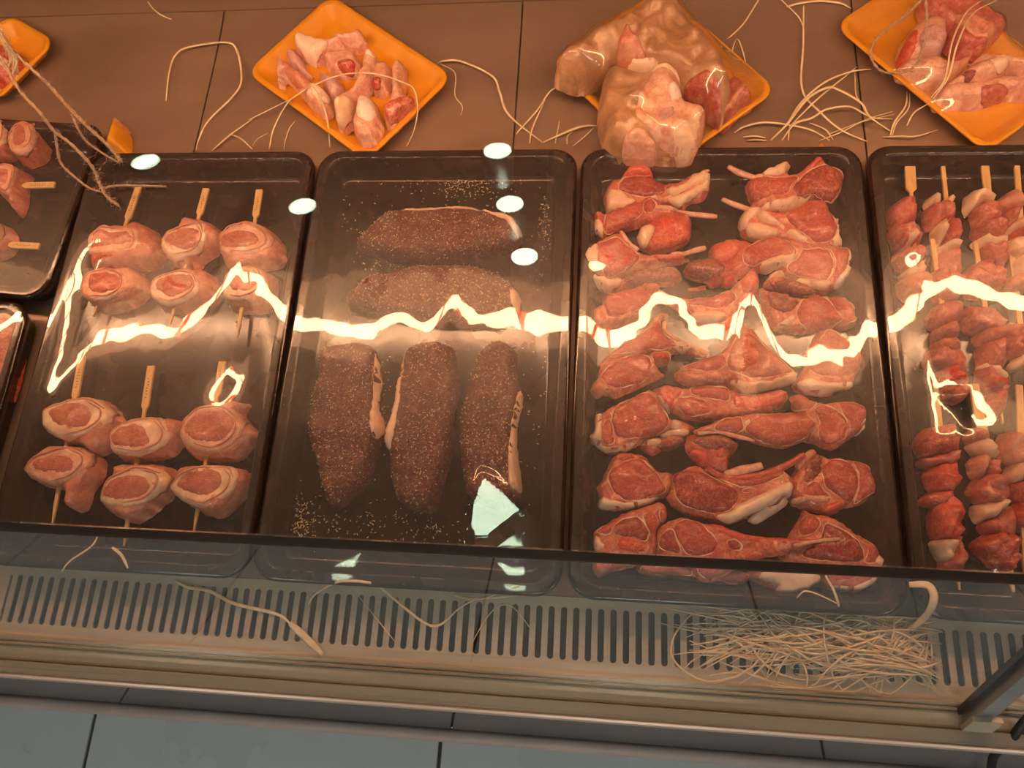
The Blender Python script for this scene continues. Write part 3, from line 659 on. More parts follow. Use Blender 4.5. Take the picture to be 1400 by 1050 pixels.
chop('dark red lamb chop with fan shaped muscle and pale fat roll in tray corner', 'H', b0,
 [(480,470),(560,330),(590,260),(680,290),(780,310),(880,350),(1000,440),(1120,520),(1200,600),(1250,680),(1240,770),(1130,880),(980,935),(820,920),(750,890),(740,800),(620,740),(480,700),(400,640),(440,560)],
 [('red','H',[(540,420),(590,320),(680,340),(700,400),(640,470),(540,480)]),
  ('deep','H',[(720,450),(740,390),(850,420),(980,500),(1040,600),(1020,690),(880,690),(700,680),(560,640),(620,560),(700,500)],.003),
  ('red','H',[(1010,480),(1120,560),(1180,640),(1120,700),(1050,690),(1080,600)]),
  ('red','H',[(780,790),(900,770),(1040,790),(940,830),(820,840)]),
  ('palefat','H',[(1150,650),(1210,610),(1255,680),(1230,720),(1140,710)],.003),
  ('palefat','H',[(760,820),(800,860),(960,880),(1100,830),(1210,770),(1130,880),(980,935),(820,915)],.003)], h=.016)
chop('lamb piece mostly covered by a smooth rounded lump of pale fat at the tray end', 'G', b0,
 [(470,730),(600,680),(860,690),(930,740),(1100,740),(1300,760),(1600,730),(1945,800),(1930,860),(1780,940),(1660,970),(1560,940),(1400,830),(1300,880),(1000,860),(820,820),(560,800)],
 [('pork','G',[(500,740),(620,700),(850,710),(910,790),(820,800),(560,785)]),
  ('palefat','H',[(220,810),(300,750),(420,740),(640,750),(720,790),(710,850),(640,900),(560,940),(440,970),(340,940),(370,880),(300,850)],.006),
  ('pork','G',[(1100,800),(1250,760),(1360,800),(1290,860),(1150,850)])], h=.012)
# ------------------------------------------------------------------ seasoned steaks
FLK_V = np.array([(1,0,0),(-1,0,0),(0,.32,0),(0,-.32,0),(0,0,.28),(0,0,-.28)],float)
FLK_F = [(0,2,4),(2,1,4),(1,3,4),(3,0,4),(2,0,5),(1,2,5),(3,1,5),(0,3,5)]
def flecks(name, pts, parent=None, smin=.0007, smax=.0016):
    V=[]; Fc=[]
    for p in pts:
        a = rng.uniform(0,math.pi); s = rng.uniform(smin,smax); ca,sa = math.cos(a),math.sin(a); n=len(V)
        for x,y,z in FLK_V: V.append((p[0]+s*(x*ca-y*sa), p[1]+s*(x*sa+y*ca), p[2]+s*z+s*.2))
        Fc += [tuple(i+n for i in f) for f in FLK_F]
    o = mesh(name, V, Fc, 'herbs', parent, False); o['kind']='stuff'; return o
steak_blobs=[]
def steak(label, c, body, fats, z0=FLOORZ, h=.024, nf=520):
    zr = z0+h*.8; o = outline(c, body, zr); ctr=o.mean(0)
    e = empty('seasoned_steak', (ctr[0],ctr[1],z0), label, 'steak', 'herb seasoned steaks in the tray')
    bl = Blob(o, z0, h, .012, .26, 50); bl.build('meat_body', 'steak', e, tray='steak'); steak_blobs.append(bl)
    for f in fats: overlay('fat_edge', bl, outline(c,f,zr), 'fat', e, .0022, tray='steak')
    lo,hi=o.min(0),o.max(0); P=rng.uniform(lo,hi,(nf*3,2)); P=P[inside(P,o)][:nf]
    P = P[seg_dist(P,o)>.002]
    flecks('herb_crust', np.column_stack([P,bl.top(P)+.0006]), e, .0007, .0016)
    return e
steak('seasoned steak lying crosswise with pale fat edge, nearest the marrow bone tray','S',
 [(345,330),(400,260),(480,200),(560,175),(700,170),(850,165),(960,185),(1050,200),(1105,265),(1090,320),(1000,360),(860,400),(680,410),(540,400),(420,370)],
 [[(560,172),(700,166),(850,160),(960,178),(1060,198),(1108,262),(1085,300),(1040,245),(960,207),(850,188),(700,190),(580,188)]])
steak('seasoned steak lying crosswise with no fat edge, between the crosswise and lengthwise steaks','S',
 [(300,610),(340,530),(440,470),(600,430),(760,420),(920,440),(1040,490),(1100,560),(1090,640),(1000,690),(860,700),(640,690),(440,650)],
 [[(1060,540),(1100,570),(1090,640),(1065,620)]])
steak('seasoned steak lying lengthwise beside the rolled skewers tray, fat bulge at mid side','U',
 [(130,320),(140,250),(170,150),(180,60),(250,20),(400,20),(440,80),(455,160),(440,290),(465,400),(440,500),(400,640),(330,720),(250,775),(200,740),(175,640),(140,520),(120,420)],
 [[(430,60),(455,160),(440,300),(468,390),(440,460),(420,380),(430,250),(435,130)]])
steak('seasoned steak lying lengthwise between two others, wide yellow fat strip on its side','U',
 [(570,50),(610,20),(680,10),(780,20),(805,120),(815,230),(790,340),(790,450),(770,560),(740,660),(700,780),(640,790),(540,750),(500,640),(490,520),(470,450),(510,330),(540,180)],
 [[(575,50),(540,180),(505,330),(470,440),(510,515),(545,400),(565,220)]])
steak('seasoned steak lying lengthwise beside the lamb chop tray, ragged pale fat on its side','U',
 [(860,180),(900,80),(960,10),(1020,0),(1080,50),(1090,180),(1110,250),(1085,380),(1070,460),(1085,540),(1100,680),(1050,760),(960,770),(860,710),(830,600),(815,400),(835,280)],
 [[(1095,250),(1112,270),(1085,400),(1090,540),(1105,690),(1060,680),(1050,600),(1060,420)]])
pts=[]
def scat(c, cx, cy, sx, sy, n, z=FLOORZ):
    for _ in range(n):
        p = pp(c,[(rng.normal(cx,sx),rng.normal(cy,sy))],z)[0]
        if .025 < p[0] < .275 and .024 < p[1] < .456: pts.append(p)
scat('S',850,75,75,35,190); scat('S',1215,260,18,70,70); scat('S',760,80,280,50,70); scat('S',380,250,90,110,45); scat('S',480,430,40,25,30)
scat('S',1170,480,60,90,30); scat('U',110,830,35,60,150); scat('U',300,860,130,40,60); scat('U',600,870,160,45,80); scat('U',480,300,20,200,40); scat('U',1160,300,30,220,30)
P = np.array(pts); keep = np.ones(len(P),bool)
for bl in steak_blobs: keep &= ~inside(P[:,:2],bl.poly)
tag(flecks('herb_flecks', P[keep], None, .0008, .0018), 'loose dried herb flecks scattered around the steaks on the black tray', 'herbs', None, 'stuff')
# ------------------------------------------------------------------ bamboo sticks
def stick(parent, tray, A, B, w, z, tip=False, paddle=None, m='wood', marks=True):
    """A,B photo points (P crop pixels) ; flat bamboo blade with optional wide handle over the first part"""
    a = px(A[0],A[1],z); b = px(B[0],B[1],z); d = (b-a)[:2]; L=np.linalg.norm(d); d/=L; n=np.array([-d[1],d[0]])
    th=.0013
    if paddle: fr, pw_ = paddle; prof=[(0,pw_*.94),(.012*L,pw_),(fr*.90,pw_),(fr,w),(1-.10,w),(1,w*.25 if tip else w)]
    else: prof=[(0,w*.9),(.01,w),(.86,w),(1,w*.2 if tip else w)]
    V=[];fs=[]
    for t,ww in prof:
        c=a[:2]+d*L*t
        for s,zz in ((1,z-th),(1,z+th),(-1,z+th),(-1,z-th)): 
            q=c+n*s*ww/2; V.append((q[0],q[1],zz))
    k=len(prof)
    for i in range(k-1):
        for j in range(4): fs.append((i*4+j,i*4+(j+1)%4,(i+1)*4+(j+1)%4,(i+1)*4+j))
    fs += [(3,2,1,0),tuple((k-1)*4+j for j in range(4))]
    OBST.setdefault(tray,[]).append(np.array(V))
    s = mesh('stick', V, fs, m, parent, False)
    return s, a, d, n, L
def brand(st, a, d, n, L, fr, w, z):
    """small burnt brand strokes stamped along the handle"""
    V=[];fs=[]
    for i in range(7):
        c=a[:2]+d*L*fr*(.30+.07*i); k=w*(.12+.10*((i*37)%5)/5)
        for (u,v) in ((-.0004,-k),(.0005,-k*.4),(.0005,k),(-.0004,k*.7)):
            q=c+d*u*1.2+n*(v+w*.05*((i%3)-1)); V.append((q[0],q[1],z+.00145))
        j=len(V)-4; fs.append((j,j+1,j+2,j+3))
    mesh('burnt_mark', V, fs, 'burn', st, False)
# ------------------------------------------------------------------ rolled meat skewers
def roll(parent, c, body, ring, mus, z0, h, tray='rolls', seam=True):
    zr=z0+h*.85
    bl=Blob(outline(c,body,zr,.0028,.0011), z0, h, .010, .16, 70)
    r=bl.build('meat_roll','pork' if rng.random()<.4 else 'pink',parent,tray=tray)
    q=outline(c,ring,zr); V,Fc=fill(q,.0035); base=bl.top(V); d=seg_dist(V,q); t=np.minimum(d/.003,1)
    face=np.median(base)*.45+base*.55
    zt=face+.0022*np.sqrt(1-(1-t)**2)-.0010*np.minimum(d/.009,1)
    shell('fat_ring',V,Fc,zt,base-.002,'palepink' if rng.random()<.65 else 'fat',r,tray)
    class Hh: pass
    hh=Hh(); hh.top=lambda P: (np.median(base)*.45+bl.top(P)*.55)+.0012
    overlay('muscle',hh,outline(c,mus,zr),'pork',r,.0009,tray=tray)
    if seam:
        m=np.array(ring,float); ctr=m.mean(0)
        for f,i0,i1 in ((.90,0,5),(.80,3,8)):
            s=(m-ctr)*f+ctr; idx=[k%len(s) for k in range(i0,i1)]
            w=spline(pp(c,[tuple(s[k]) for k in idx],zr),5); w[:,2]=hh.top(w[:,:2])+.0012
            V,fs=tube_geo(w,[.0004,.0011,.0012,.0004],6,.6); mesh('fat_seam',V,fs,'pink',r)
    return r
def roll_skewer(label, c, sa, sb, handle, rolls, z0=FLOORZ, tip=True, group='rolled meat skewers in the tray', tray='rolls', hw=.0078, h=.026):
    x0,y0,s=CROP[c]; A=(x0+sa[0]/s,y0+sa[1]/s); B=(x0+sb[0]/s,y0+sb[1]/s); z=z0+.012
    e=empty('rolled_meat_skewer', tuple(px((A[0]+B[0])/2,(A[1]+B[1])/2,z0)), label, 'skewer', group)
    st,a,d,n,L=stick(e,tray,A,B,.0034,z,tip,(handle,hw)); brand(st,a,d,n,L,handle,hw,z)
    for i,(b_,r_,m_) in enumerate(rolls): roll(e,c,b_,r_,m_,z0,h,tray)
    return e
roll_skewer('rolled meat skewer at the back of its tray, next to the jute twine ends','R',(420,72),(130,900),.27,[
 ([(78,500),(90,400),(170,330),(250,290),(330,300),(390,270),(470,300),(520,370),(545,440),(500,520),(430,555),(300,560),(180,590),(100,580)],
  [(90,480),(110,390),(180,330),(270,340),(390,330),(440,400),(420,480),(300,500),(160,510)],
  [(120,470),(130,390),(180,345),(260,365),(370,370),(400,420),(350,450),(220,465),(160,480)]),
 ([(30,740),(50,660),(130,600),(260,575),(370,575),(430,640),(420,720),(340,790),(200,830),(90,820)],
  [(45,740),(70,660),(150,605),(250,595),(345,640),(345,730),(250,790),(110,800)],
  [(110,720),(130,640),(220,620),(310,650),(310,730),(220,765),(140,755)])])
roll_skewer('rolled meat skewer at the back of its tray, between two others','R',(850,85),(620,950),.21,[
 ([(550,430),(590,350),(660,310),(690,255),(760,250),(850,270),(920,330),(930,400),(880,450),(800,500),(750,550),(640,545),(570,500)],
  [(560,430),(600,370),(700,335),(830,310),(860,370),(840,440),(760,510),(640,540),(580,500)],
  [(590,420),(630,370),(740,340),(830,370),(810,440),(740,490),(640,460)]),
 ([(475,740),(500,660),(600,610),(740,570),(850,590),(870,650),(850,730),(780,800),(660,840),(530,820)],
  [(485,740),(520,660),(630,615),(770,620),(815,690),(780,770),(640,825),(540,810)],
  [(530,720),(560,660),(650,630),(770,640),(790,690),(740,750),(640,790),(580,760)])])
roll_skewer('rolled meat skewer at the back of its tray, next to the seasoned steaks','R',(1190,92),(1048,1040),.20,[
 ([(920,470),(930,380),(1000,310),(1120,290),(1220,300),(1300,380),(1315,480),(1280,540),(1150,560),(1000,570),(930,540)],
  [(925,470),(940,380),(1020,320),(1140,300),(1260,370),(1270,460),(1150,510),(1000,515)],
  [(945,460),(950,400),(1040,360),(1150,370),(1200,420),(1140,470),(1020,485)]),
 ([(945,760),(960,640),(1040,585),(1180,580),(1260,620),(1250,740),(1200,820),(1060,840),(980,820)],
  [(955,740),(980,640),(1060,590),(1180,590),(1230,660),(1200,760),(1080,800),(990,790)],
  [(1000,720),(1020,650),(1100,620),(1180,640),(1180,720),(1100,760)])])
roll_skewer('rolled meat skewer at the grille end of its tray, nearest the crosswise skewers','Q',(375,95),(240,852),.27,[
 ([(185,380),(200,320),(290,290),(290,262),(350,275),(420,265),(490,310),(515,370),(490,440),(470,500),(400,525),(330,480),(250,465),(195,430)],
  [(190,370),(215,320),(320,290),(420,280),(500,330),(490,400),(390,450),(300,470),(220,440)],
  [(230,350),(300,305),(400,310),(430,360),(400,420),(310,420),(260,400)]),
 ([(100,610),(130,560),(190,500),(230,480),(330,490),(410,530),(430,580),(410,640),(370,700),(340,780),(280,780),(270,700),(190,680),(130,650)],
  [(105,610),(150,560),(230,525),(340,500),(405,530),(415,590),(340,650),(240,680),(150,650)],
  [(150,590),(200,550),(290,540),(350,570),(330,620),(240,625),(180,615)])])
roll_skewer('rolled meat skewer at the grille end of its tray, in the middle, tip reaching farthest','Q',(690,135),(565,955),.26,[
 ([(490,470),(510,420),(590,375),(680,360),(780,360),(830,390),(800,470),(740,530),(640,550),(520,550)],
  [(495,470),(530,410),(620,375),(730,370),(780,430),(750,500),(640,540),(520,530)],
  [(510,460),(560,410),(640,400),(680,440),(690,500),(620,520),(530,500)]),
 ([(445,740),(470,660),(500,610),(480,585),(540,570),(640,565),(740,585),(775,640),(740,720),(660,790),(580,840),(500,820),(450,770)],
  [(450,740),(480,660),(560,620),(650,590),(755,620),(750,690),(670,755),(560,780)],
  [(470,730),(500,660),(580,630),(670,640),(700,690),(640,740),(540,750)])])
roll_skewer('rolled meat skewer at the grille end of its tray, nearest the seasoned steaks','Q',(1015,115),(885,885),.22,[
 ([(805,440),(820,380),(900,310),(980,290),(1060,275),(1105,290),(1080,340),(1130,400),(1155,440),(1100,500),(1060,545),(950,555),(860,545),(820,500)],
  [(815,440),(850,370),(930,320),(1040,320),(1110,390),(1090,470),(990,530),(880,510)],
  [(850,430),(880,370),(960,340),(1050,360),(1080,410),(1040,470),(940,490),(880,470)]),
 ([(765,690),(790,640),(785,600),(860,575),(960,580),(1070,585),(1115,630),(1100,690),(1040,760),(970,815),(880,795),(800,740)],
  [(770,690),(820,630),(920,590),(1050,590),(1090,640),(1050,720),(940,780),(840,755)],
  [(810,670),(870,610),(960,600),(1020,630),(1010,690),(940,730),(850,710)])])
G2='crosswise rolled meat skewers in the end tray'
roll_skewer('rolled meat skewer lying crosswise under the jute twine','P',(115,187),(-80,193),.20,[
 ([(9,200),(11,184),(21,171),(31,166),(43,164),(54,163),(60,171),(54,183),(53,200),(43,211),(26,216),(14,211)],
  [(12,200),(15,184),(25,172),(36,168),(46,172),(50,186),(47,202),(36,211),(22,211)],
  [(20,196),(22,182),(30,173),(38,178),(40,192),(33,202),(24,203)]),
 ([(-30,190),(-20,172),(0,163),(11,166),(14,180),(9,200),(0,207),(-20,206)],
  [(-24,190),(-14,174),(0,166),(9,170),(9,188),(2,201),(-14,202)],
  [(-16,188),(-8,176),(2,174),(4,186),(-4,196),(-12,196)])],group=G2,tray='side',tip=False)
roll_skewer('rolled meat skewer lying crosswise in the middle of the end tray','P',(75,253),(-90,257),.26,[
 ([(-12,235),(4,223),(20,223),(29,232),(24,250),(20,275),(12,285),(5,272),(-8,262)],
  [(-8,238),(4,226),(18,226),(24,234),(19,250),(14,266),(2,262)],
  [(-2,240),(6,232),(15,234),(15,248),(8,256),(1,252)])],group=G2,tray='side',tip=False)
roll_skewer('rolled meat skewer lying crosswise, nearest the front tray of the row end','P',(54,337),(-110,328),.25,[
 ([(-40,320),(-26,304),(-6,298),(5,308),(8,322),(2,336),(-14,345),(-32,340)],
  [(-34,320),(-22,306),(-6,302),(3,312),(3,324),(-6,334),(-24,335)],
  [(-26,320),(-16,310),(-5,312),(-4,324),(-14,330)])],group=G2,tray='side',tip=False)
# dark meat in the front tray of the row end
e=empty('raw_steak', tuple(px(-20,470,FLOORZ)), 'raw red steak at the row end, mostly out of sight in its black tray', 'steak')
bl=Blob(outline('P',[(-90,430),(-40,418),(10,422),(30,438),(22,470),(4,540),(-30,570),(-90,560)],.024), FLOORZ, .022, .010,.15,50)
bl.build('meat_body','red',e,tray='side2'); overlay('fat',bl,outline('P',[(-40,420),(10,424),(24,438),(12,440),(-20,432)],.024),'fat',e,tray='side2')
# ------------------------------------------------------------------ kebabs
def kebab(label, c, sa, sb, w, chunks, paddle=None, z0=FLOORZ, tip=True, h=.024, c2=None):
    x0,y0,s=CROP[c]; A=(x0+sa[0]/s,y0+sa[1]/s); x0,y0,s=CROP[c2 or c]; B=(x0+sb[0]/s,y0+sb[1]/s)
    e=empty('kebab_skewer', tuple(px((A[0]+B[0])/2,(A[1]+B[1])/2,z0)), label, 'kebab', 'cubed meat kebabs in the tray')
    stick(e,'kebab',A,B,w,z0+.011,tip,paddle)
    prev=None
    for m,cc,pts in chunks:
        small = m=='fat+'
        zz=z0+(.004 if small else rng.uniform(0,.002))
        pa=np.array(pts,float); pa=(pa-pa.mean(0))*np.array([1.06,1.17])+pa.mean(0); o=outline(cc,pa,z0+h*.8,.0024,.0009)
        Blob(o,zz,h*(rng.uniform(.92,1.1))+(.002 if m=='fat' else 0),.010,.42,130).build('fat_cube' if m=='fat' else 'meat_cube', {'fat':'fat'}.get(m,m), e, .0038, 'kebab')
    return e
kebab('kebab with a broad flat bamboo handle, in the tray corner by the lamb chops','K',(265,-90),(330,1060),.0030,[
 ('red','K',[(115,320),(190,250),(260,210),(340,230),(350,310),(340,430),(250,460),(160,450)]),
 ('rose','K',[(150,470),(260,450),(340,440),(375,395),(385,480),(410,550),(360,600),(230,630),(170,600)]),
 ('fat','K',[(205,590),(280,490),(350,530),(350,600),(250,640)]),
 ('rose','K',[(185,720),(210,650),(300,640),(390,620),(420,720),(340,790),(240,800)]),
 ('fat','K',[(230,850),(330,800),(420,730),(435,830),(400,880),(300,890)]),
 ('pink','K',[(210,930),(300,880),(430,870),(480,960),(420,1050),(260,1050)])],(.27,.0105),tip=False)
kebab('kebab with a thin round stick and two pale fat lumps at its top','K',(535,-150),(650,1000),.0040,[
 ('fat','K',[(445,250),(480,195),(550,215),(560,270),(480,290)]),('fat','K',[(590,240),(630,195),(665,220),(660,265),(600,280)]),
 ('rose','K',[(440,310),(540,270),(660,280),(665,390),(560,430),(470,440)]),
 ('fat','K',[(500,500),(540,430),(610,420),(600,560),(540,590)]),('red','K',[(600,430),(670,400),(735,520),(710,590),(600,580)]),
 ('fat','K',[(520,640),(600,600),(710,590),(725,660),(620,690),(540,680)]),
 ('kebab','K',[(530,710),(620,680),(720,680),(740,900),(640,950),(540,850)])],tip=False)
kebab('kebab with scorched thick stick and cream lump at its top','K',(885,-160),(1010,900),.0070,[
 ('fat','K',[(780,250),(800,185),(900,180),(1010,220),(1000,270),(900,260),(810,330)]),
 ('rose','K',[(840,330),(920,270),(1010,260),(1080,340),(1050,420),(900,450)]),
 ('rose','K',[(855,490),(900,430),(1060,420),(1105,450),(1100,540),(960,560),(870,530)]),
 ('fat','K',[(860,590),(900,545),(1040,560),(1110,570),(1100,630),(960,640)]),
 ('rose','K',[(900,650),(1000,630),(1100,620),(1100,830),(960,790)])],(.30,.0078),tip=False)
kebab('kebab with jointed thin stick, last in the back row beside the scorched one','K',(1160,-190),(1240,900),.0050,[
 ('pink','K',[(1060,240),(1100,190),(1190,160),(1240,220),(1240,320),(1100,310)]),
 ('rose','K',[(1090,400),(1110,330),(1235,320),(1235,400),(1150,440)]),
 ('fat','K',[(1130,480),(1220,390),(1300,400),(1330,520),(1180,490)]),
 ('red','K',[(1140,520),(1300,490),(1340,580),(1200,580)]),
 ('fat','K',[(1120,620),(1190,560),(1300,600),(1300,700),(1170,720)]),
 ('fat','K',[(1170,760),(1300,720),(1300,880),(1190,880)])],tip=False)
kebab('middle row kebab with short thin stick, nearest the lamb chop tray','K',(458,600),(375,790),.0044,[
 ('red','K',[(450,890),(560,840),(640,870),(740,920),(760,990),(680,1080),(540,1060)]),
 ('rose','J',[(200,150),(260,70),(380,40),(450,80),(460,150),(380,200),(240,220)]),
 ('rose','J',[(240,270),(300,205),(390,210),(425,310),(330,330),(250,330)]),
 ('kebab','J',[(250,340),(330,320),(420,320),(430,420),(300,430),(240,400)]),
 ('kebab','J',[(180,490),(240,400),(340,420),(430,430),(480,600),(440,640),(340,560),(220,540)]),
 ('red','J',[(250,610),(340,540),(480,610),(460,690),(280,700)]),
 ('rose','J',[(265,730),(320,680),(460,670),(490,760),(400,800),(300,760)])],c2='J',tip=False)
kebab('middle row kebab of large smooth red chunks with a pointed tip showing','K',(822,630),(722,990),.0044,[
 ('red','K',[(760,890),(820,810),(900,760),(1060,820),(1110,880),(1080,1000),(900,1030),(800,1000)]),
 ('rose','J',[(440,160),(480,90),(600,110),(740,170),(750,250),(600,270),(500,240)]),
 ('kebab','J',[(560,290),(640,250),(740,240),(780,330),(680,360),(590,350)]),
 ('kebab','J',[(590,390),(680,340),(770,340),(785,520),(700,550),(610,530)]),
 ('fat','J',[(590,540),(680,530),(770,590),(790,650),(700,640)]),
 ('red','J',[(580,570),(660,560),(740,650),(770,720),(650,740),(590,690)]),
 ('red','J',[(630,730),(770,690),(785,880),(720,910),(650,890)])],c2='J')
kebab('middle row kebab half out of sight beyond the large smooth chunks','K',(1120,655),(900,620),.0050,[
 ('pink','K',[(1100,920),(1180,880),(1260,880),(1300,1000),(1120,1020)]),
 ('kebab','J',[(760,240),(830,220),(900,240),(920,430),(800,420)]),
 ('fat','J',[(830,510),(900,450),(950,520),(860,550)])],c2='J')
kebab('front row kebab of bright red cubes with thin orange stick, by the lamb chop tray','J',(212,685),(270,925),.0042,[
 ('red','I',[(70,150),(120,95),(230,70),(280,130),(278,200),(160,230),(90,210)]),
 ('rose','I',[(95,250),(160,215),(275,200),(280,260),(180,285),(110,275)]),
 ('bright','I',[(125,310),(200,270),(260,270),(290,340),(250,420),(180,410),(135,380)]),
 ('bright','I',[(95,455),(170,410),(240,395),(265,440),(200,490),(140,480)]),
 ('bright','I',[(145,570),(170,480),(230,440),(290,480),(305,540),(290,640),(220,660),(160,640)]),
 ('fat','I',[(155,680),(200,660),(280,660),(270,720),(240,770),(190,750)]),
 ('rose','I',[(220,740),(280,650),(310,660),(325,800),(210,815)])],c2='I')
kebab('front row kebab with broad branded stick and pale marbled cubes','J',(500,690),(546,935),.0060,[
 ('rose','I',[(330,115),(400,80),(445,120),(440,150),(370,165)]),
 ('fat','I',[(350,175),(420,140),(490,215),(480,240),(400,230)]),
 ('pink','I',[(350,260),(400,225),(440,240),(410,330),(370,330)]),('rose','I',[(410,290),(440,235),(500,260),(490,340),(420,335)]),
 ('rose','I',[(355,390),(430,325),(500,360),(530,440),(470,480),(370,450)]),
 ('fat','I',[(375,490),(450,460),(525,440),(540,500),(470,550),(400,560)]),
 ('rose','I',[(405,590),(480,530),(540,480),(570,560),(580,640),(480,640)]),
 ('red','I',[(370,690),(480,630),(585,650),(580,790),(520,820),(420,750)])],(.30,.0088),c2='I')
kebab('front row kebab next to the broad branded stick, half out of sight','J',(845,700),(615,935),.0060,[
 ('pink','I',[(500,160),(540,110),(600,115),(650,180),(640,250),(560,260),(510,220)]),
 ('fat','I',[(540,340),(570,270),(650,270),(650,350),(590,370)]),
 ('rose','I',[(555,390),(600,350),(660,350),(660,470),(590,460)]),
 ('red','I',[(560,530),(600,470),(660,470),(660,600),(590,590)])],c2='I')
# ------------------------------------------------------------------ orange foam trays and their contents
def foam(label, c, quad, key=None):
    w=[Vector(p) for p in pp(c,quad,.018)]         # T,R,B,L sharp rim corners
    ctr=sum(w,Vector())/4; ctr.z=0
    ux=((w[1]-w[0])+(w[2]-w[3]))/2; uy=((w[0]-w[3])+(w[1]-w[2]))/2
    ang=math.atan2(ux.y,ux.x); hw=ux.length/2; hl=uy.length/2
    e=empty('orange_foam_tray',(ctr.x,ctr.y,0),label,'foam tray','orange foam trays on the steel deck')
    xf=Matrix.Translation(ctr)@Matrix.Rotation(ang,4,'Z')
    prof=[(.030,.0012),(.018,.0008),(.013,.003),(.001,.0155),(.0,.0170),(.0015,.0182),(.006,.0182),(.0075,.0172),(.017,.0060),(.021,.0046),(.030,.0042)]
    sweep('tray_body',hw,hl,prof,.020,'foam',e,xf)
    if key: TRAYS[key]=(e,xf,hw,hl)
    return e
def lump(name,label,cat,group,c,body,m,z0,h,parts=(),tray=None,R=.010,amp=.22,ns=60):
    o=outline(c,body,z0+h*.7); ctr=o.mean(0); e=empty(name,(ctr[0],ctr[1],z0),label,cat,group)
    tray={'V':'foamV','X':'foamX'}.get(c)
    bl=Blob(o,z0,h,R,amp,ns); bl.build('meat_body',m,e,tray=tray)
    for nm,mm,pts,lift in parts: overlay(nm,bl,outline(c,pts,z0+h*.8),mm,e,lift,tray=tray)
    return e
foam('orange foam tray of cut marrow bones behind the seasoned steaks','T',[(580,-20),(1420,525),(790,1095),(-40,470)])
FZ=.0046; GB='cut marrow bones in the orange tray'
lump('marrow_bone','marrow bone with a cream knuckle and shaft ending in a flat cut','bone',GB,'T',[(300,290),(340,200),(400,240),(540,260),(700,220),(770,195),(790,270),(680,300),(560,320),(500,370),(440,400),(390,380),(330,350)],'palepink',FZ,.024,
 [('cartilage','palefat',[(320,290),(350,230),(430,260),(540,280),(490,350),(430,390),(370,360)],.002),('marrow','bone',[(600,250),(700,222),(765,200),(785,265),(680,295)],.0012)])
lump('marrow_bone','long marrow bone with frayed end lying along the foam tray edge','bone',GB,'T',[(180,380),(220,370),(280,430),(400,510),(440,560),(540,620),(560,720),(500,770),(420,720),(330,600),(230,510),(220,560),(185,580)],'palepink',FZ+.002,.024,
 [('cartilage','palefat',[(430,600),(480,585),(540,640),(540,700),(480,700)],.002),('shaft','pink',[(230,420),(280,440),(400,520),(430,580),(360,600),(260,510)],.0015)])
lump('marrow_bone','small purplish bone scrap in the pile of marrow bones','bone',GB,'T',[(250,340),(330,330),(380,440),(420,490),(340,480),(260,420)],'purple',FZ,.018)
lump('marrow_bone','red fleshed bone piece under the shafts','bone',GB,'T',[(500,370),(600,330),(720,340),(760,400),(740,470),(640,500),(540,460)],'palepink',FZ,.020,[('flesh','red',[(610,430),(680,420),(730,440),(690,480),(630,480)],.002)])
lump('marrow_bone','smooth purple jointed bone in the pile centre','bone',GB,'T',[(470,480),(560,500),(640,560),(620,640),(560,660),(500,580)],'purple',FZ,.019)
lump('marrow_bone','marrow bone with an upright shaft widening to a pale lumpy end','bone',GB,'T',[(790,360),(870,360),(870,470),(820,570),(740,640),(720,680),(700,800),(640,860),(600,860),(570,720),(620,650),(720,560)],'palepink',FZ+.004,.026,
 [('cut_end','bonew',[(800,365),(860,362),(855,395),(805,395)],.0015),('cartilage','fat',[(600,700),(700,680),(690,790),(620,850),(590,790)],.002)])
lump('marrow_bone','short stubby bone between two upright shafts','bone',GB,'T',[(860,430),(970,430),(960,560),(900,620),(830,580)],'bone',FZ,.021,[('flesh','red',[(840,540),(900,540),(900,590),(850,590)],.002)])
lump('marrow_bone','marrow bone with a glossy white ball joint at the tray corner','bone',GB,'T',[(740,660),(840,640),(880,740),(900,840),(850,950),(760,960),(700,880),(720,760)],'palepink',FZ+.003,.026,[('ball_joint','bonew',[(740,700),(780,655),(840,680),(870,780),(830,840),(760,820)],.004)])
lump('marrow_bone','marrow bone with straight shaft and twin knobs next to the bare foam','bone',GB,'T',[(980,420),(1060,420),(1060,620),(1130,650),(1140,700),(1040,790),(980,850),(920,820),(910,740),(960,650)],'palepink',FZ+.002,.025,[('cartilage','skin',[(930,750),(1000,690),(1110,660),(1120,710),(1020,790),(960,830)],.002),('shaft','bone',[(985,430),(1055,430),(1050,610),(980,630)],.0012)])
foam('orange foam tray of skin-on joint pieces behind the lamb chops','V',[(730,-80),(1420,560),(720,1010),(30,370)],'foamV')
lump('skin_on_joint','large tan skin-on joint sprawling over the foam tray','meat joint',None,'V',[(70,370),(180,240),(350,130),(560,10),(640,-60),(800,-60),(900,60),(1040,220),(1140,400),(1160,520),(1090,640),(1000,560),(860,480),(760,440),(600,400),(440,350),(330,420),(220,450),(120,420)],'hide',.0185,.050,
 [('flap','pink',[(450,340),(510,190),(620,320),(560,330)],.004),('fat','palefat',[(475,350),(560,320),(700,360),(600,400)],.004),('flesh','rose',[(870,450),(980,440),(1080,540),(1100,640),(1000,560)],.003)],R=.030,amp=.34,ns=34)
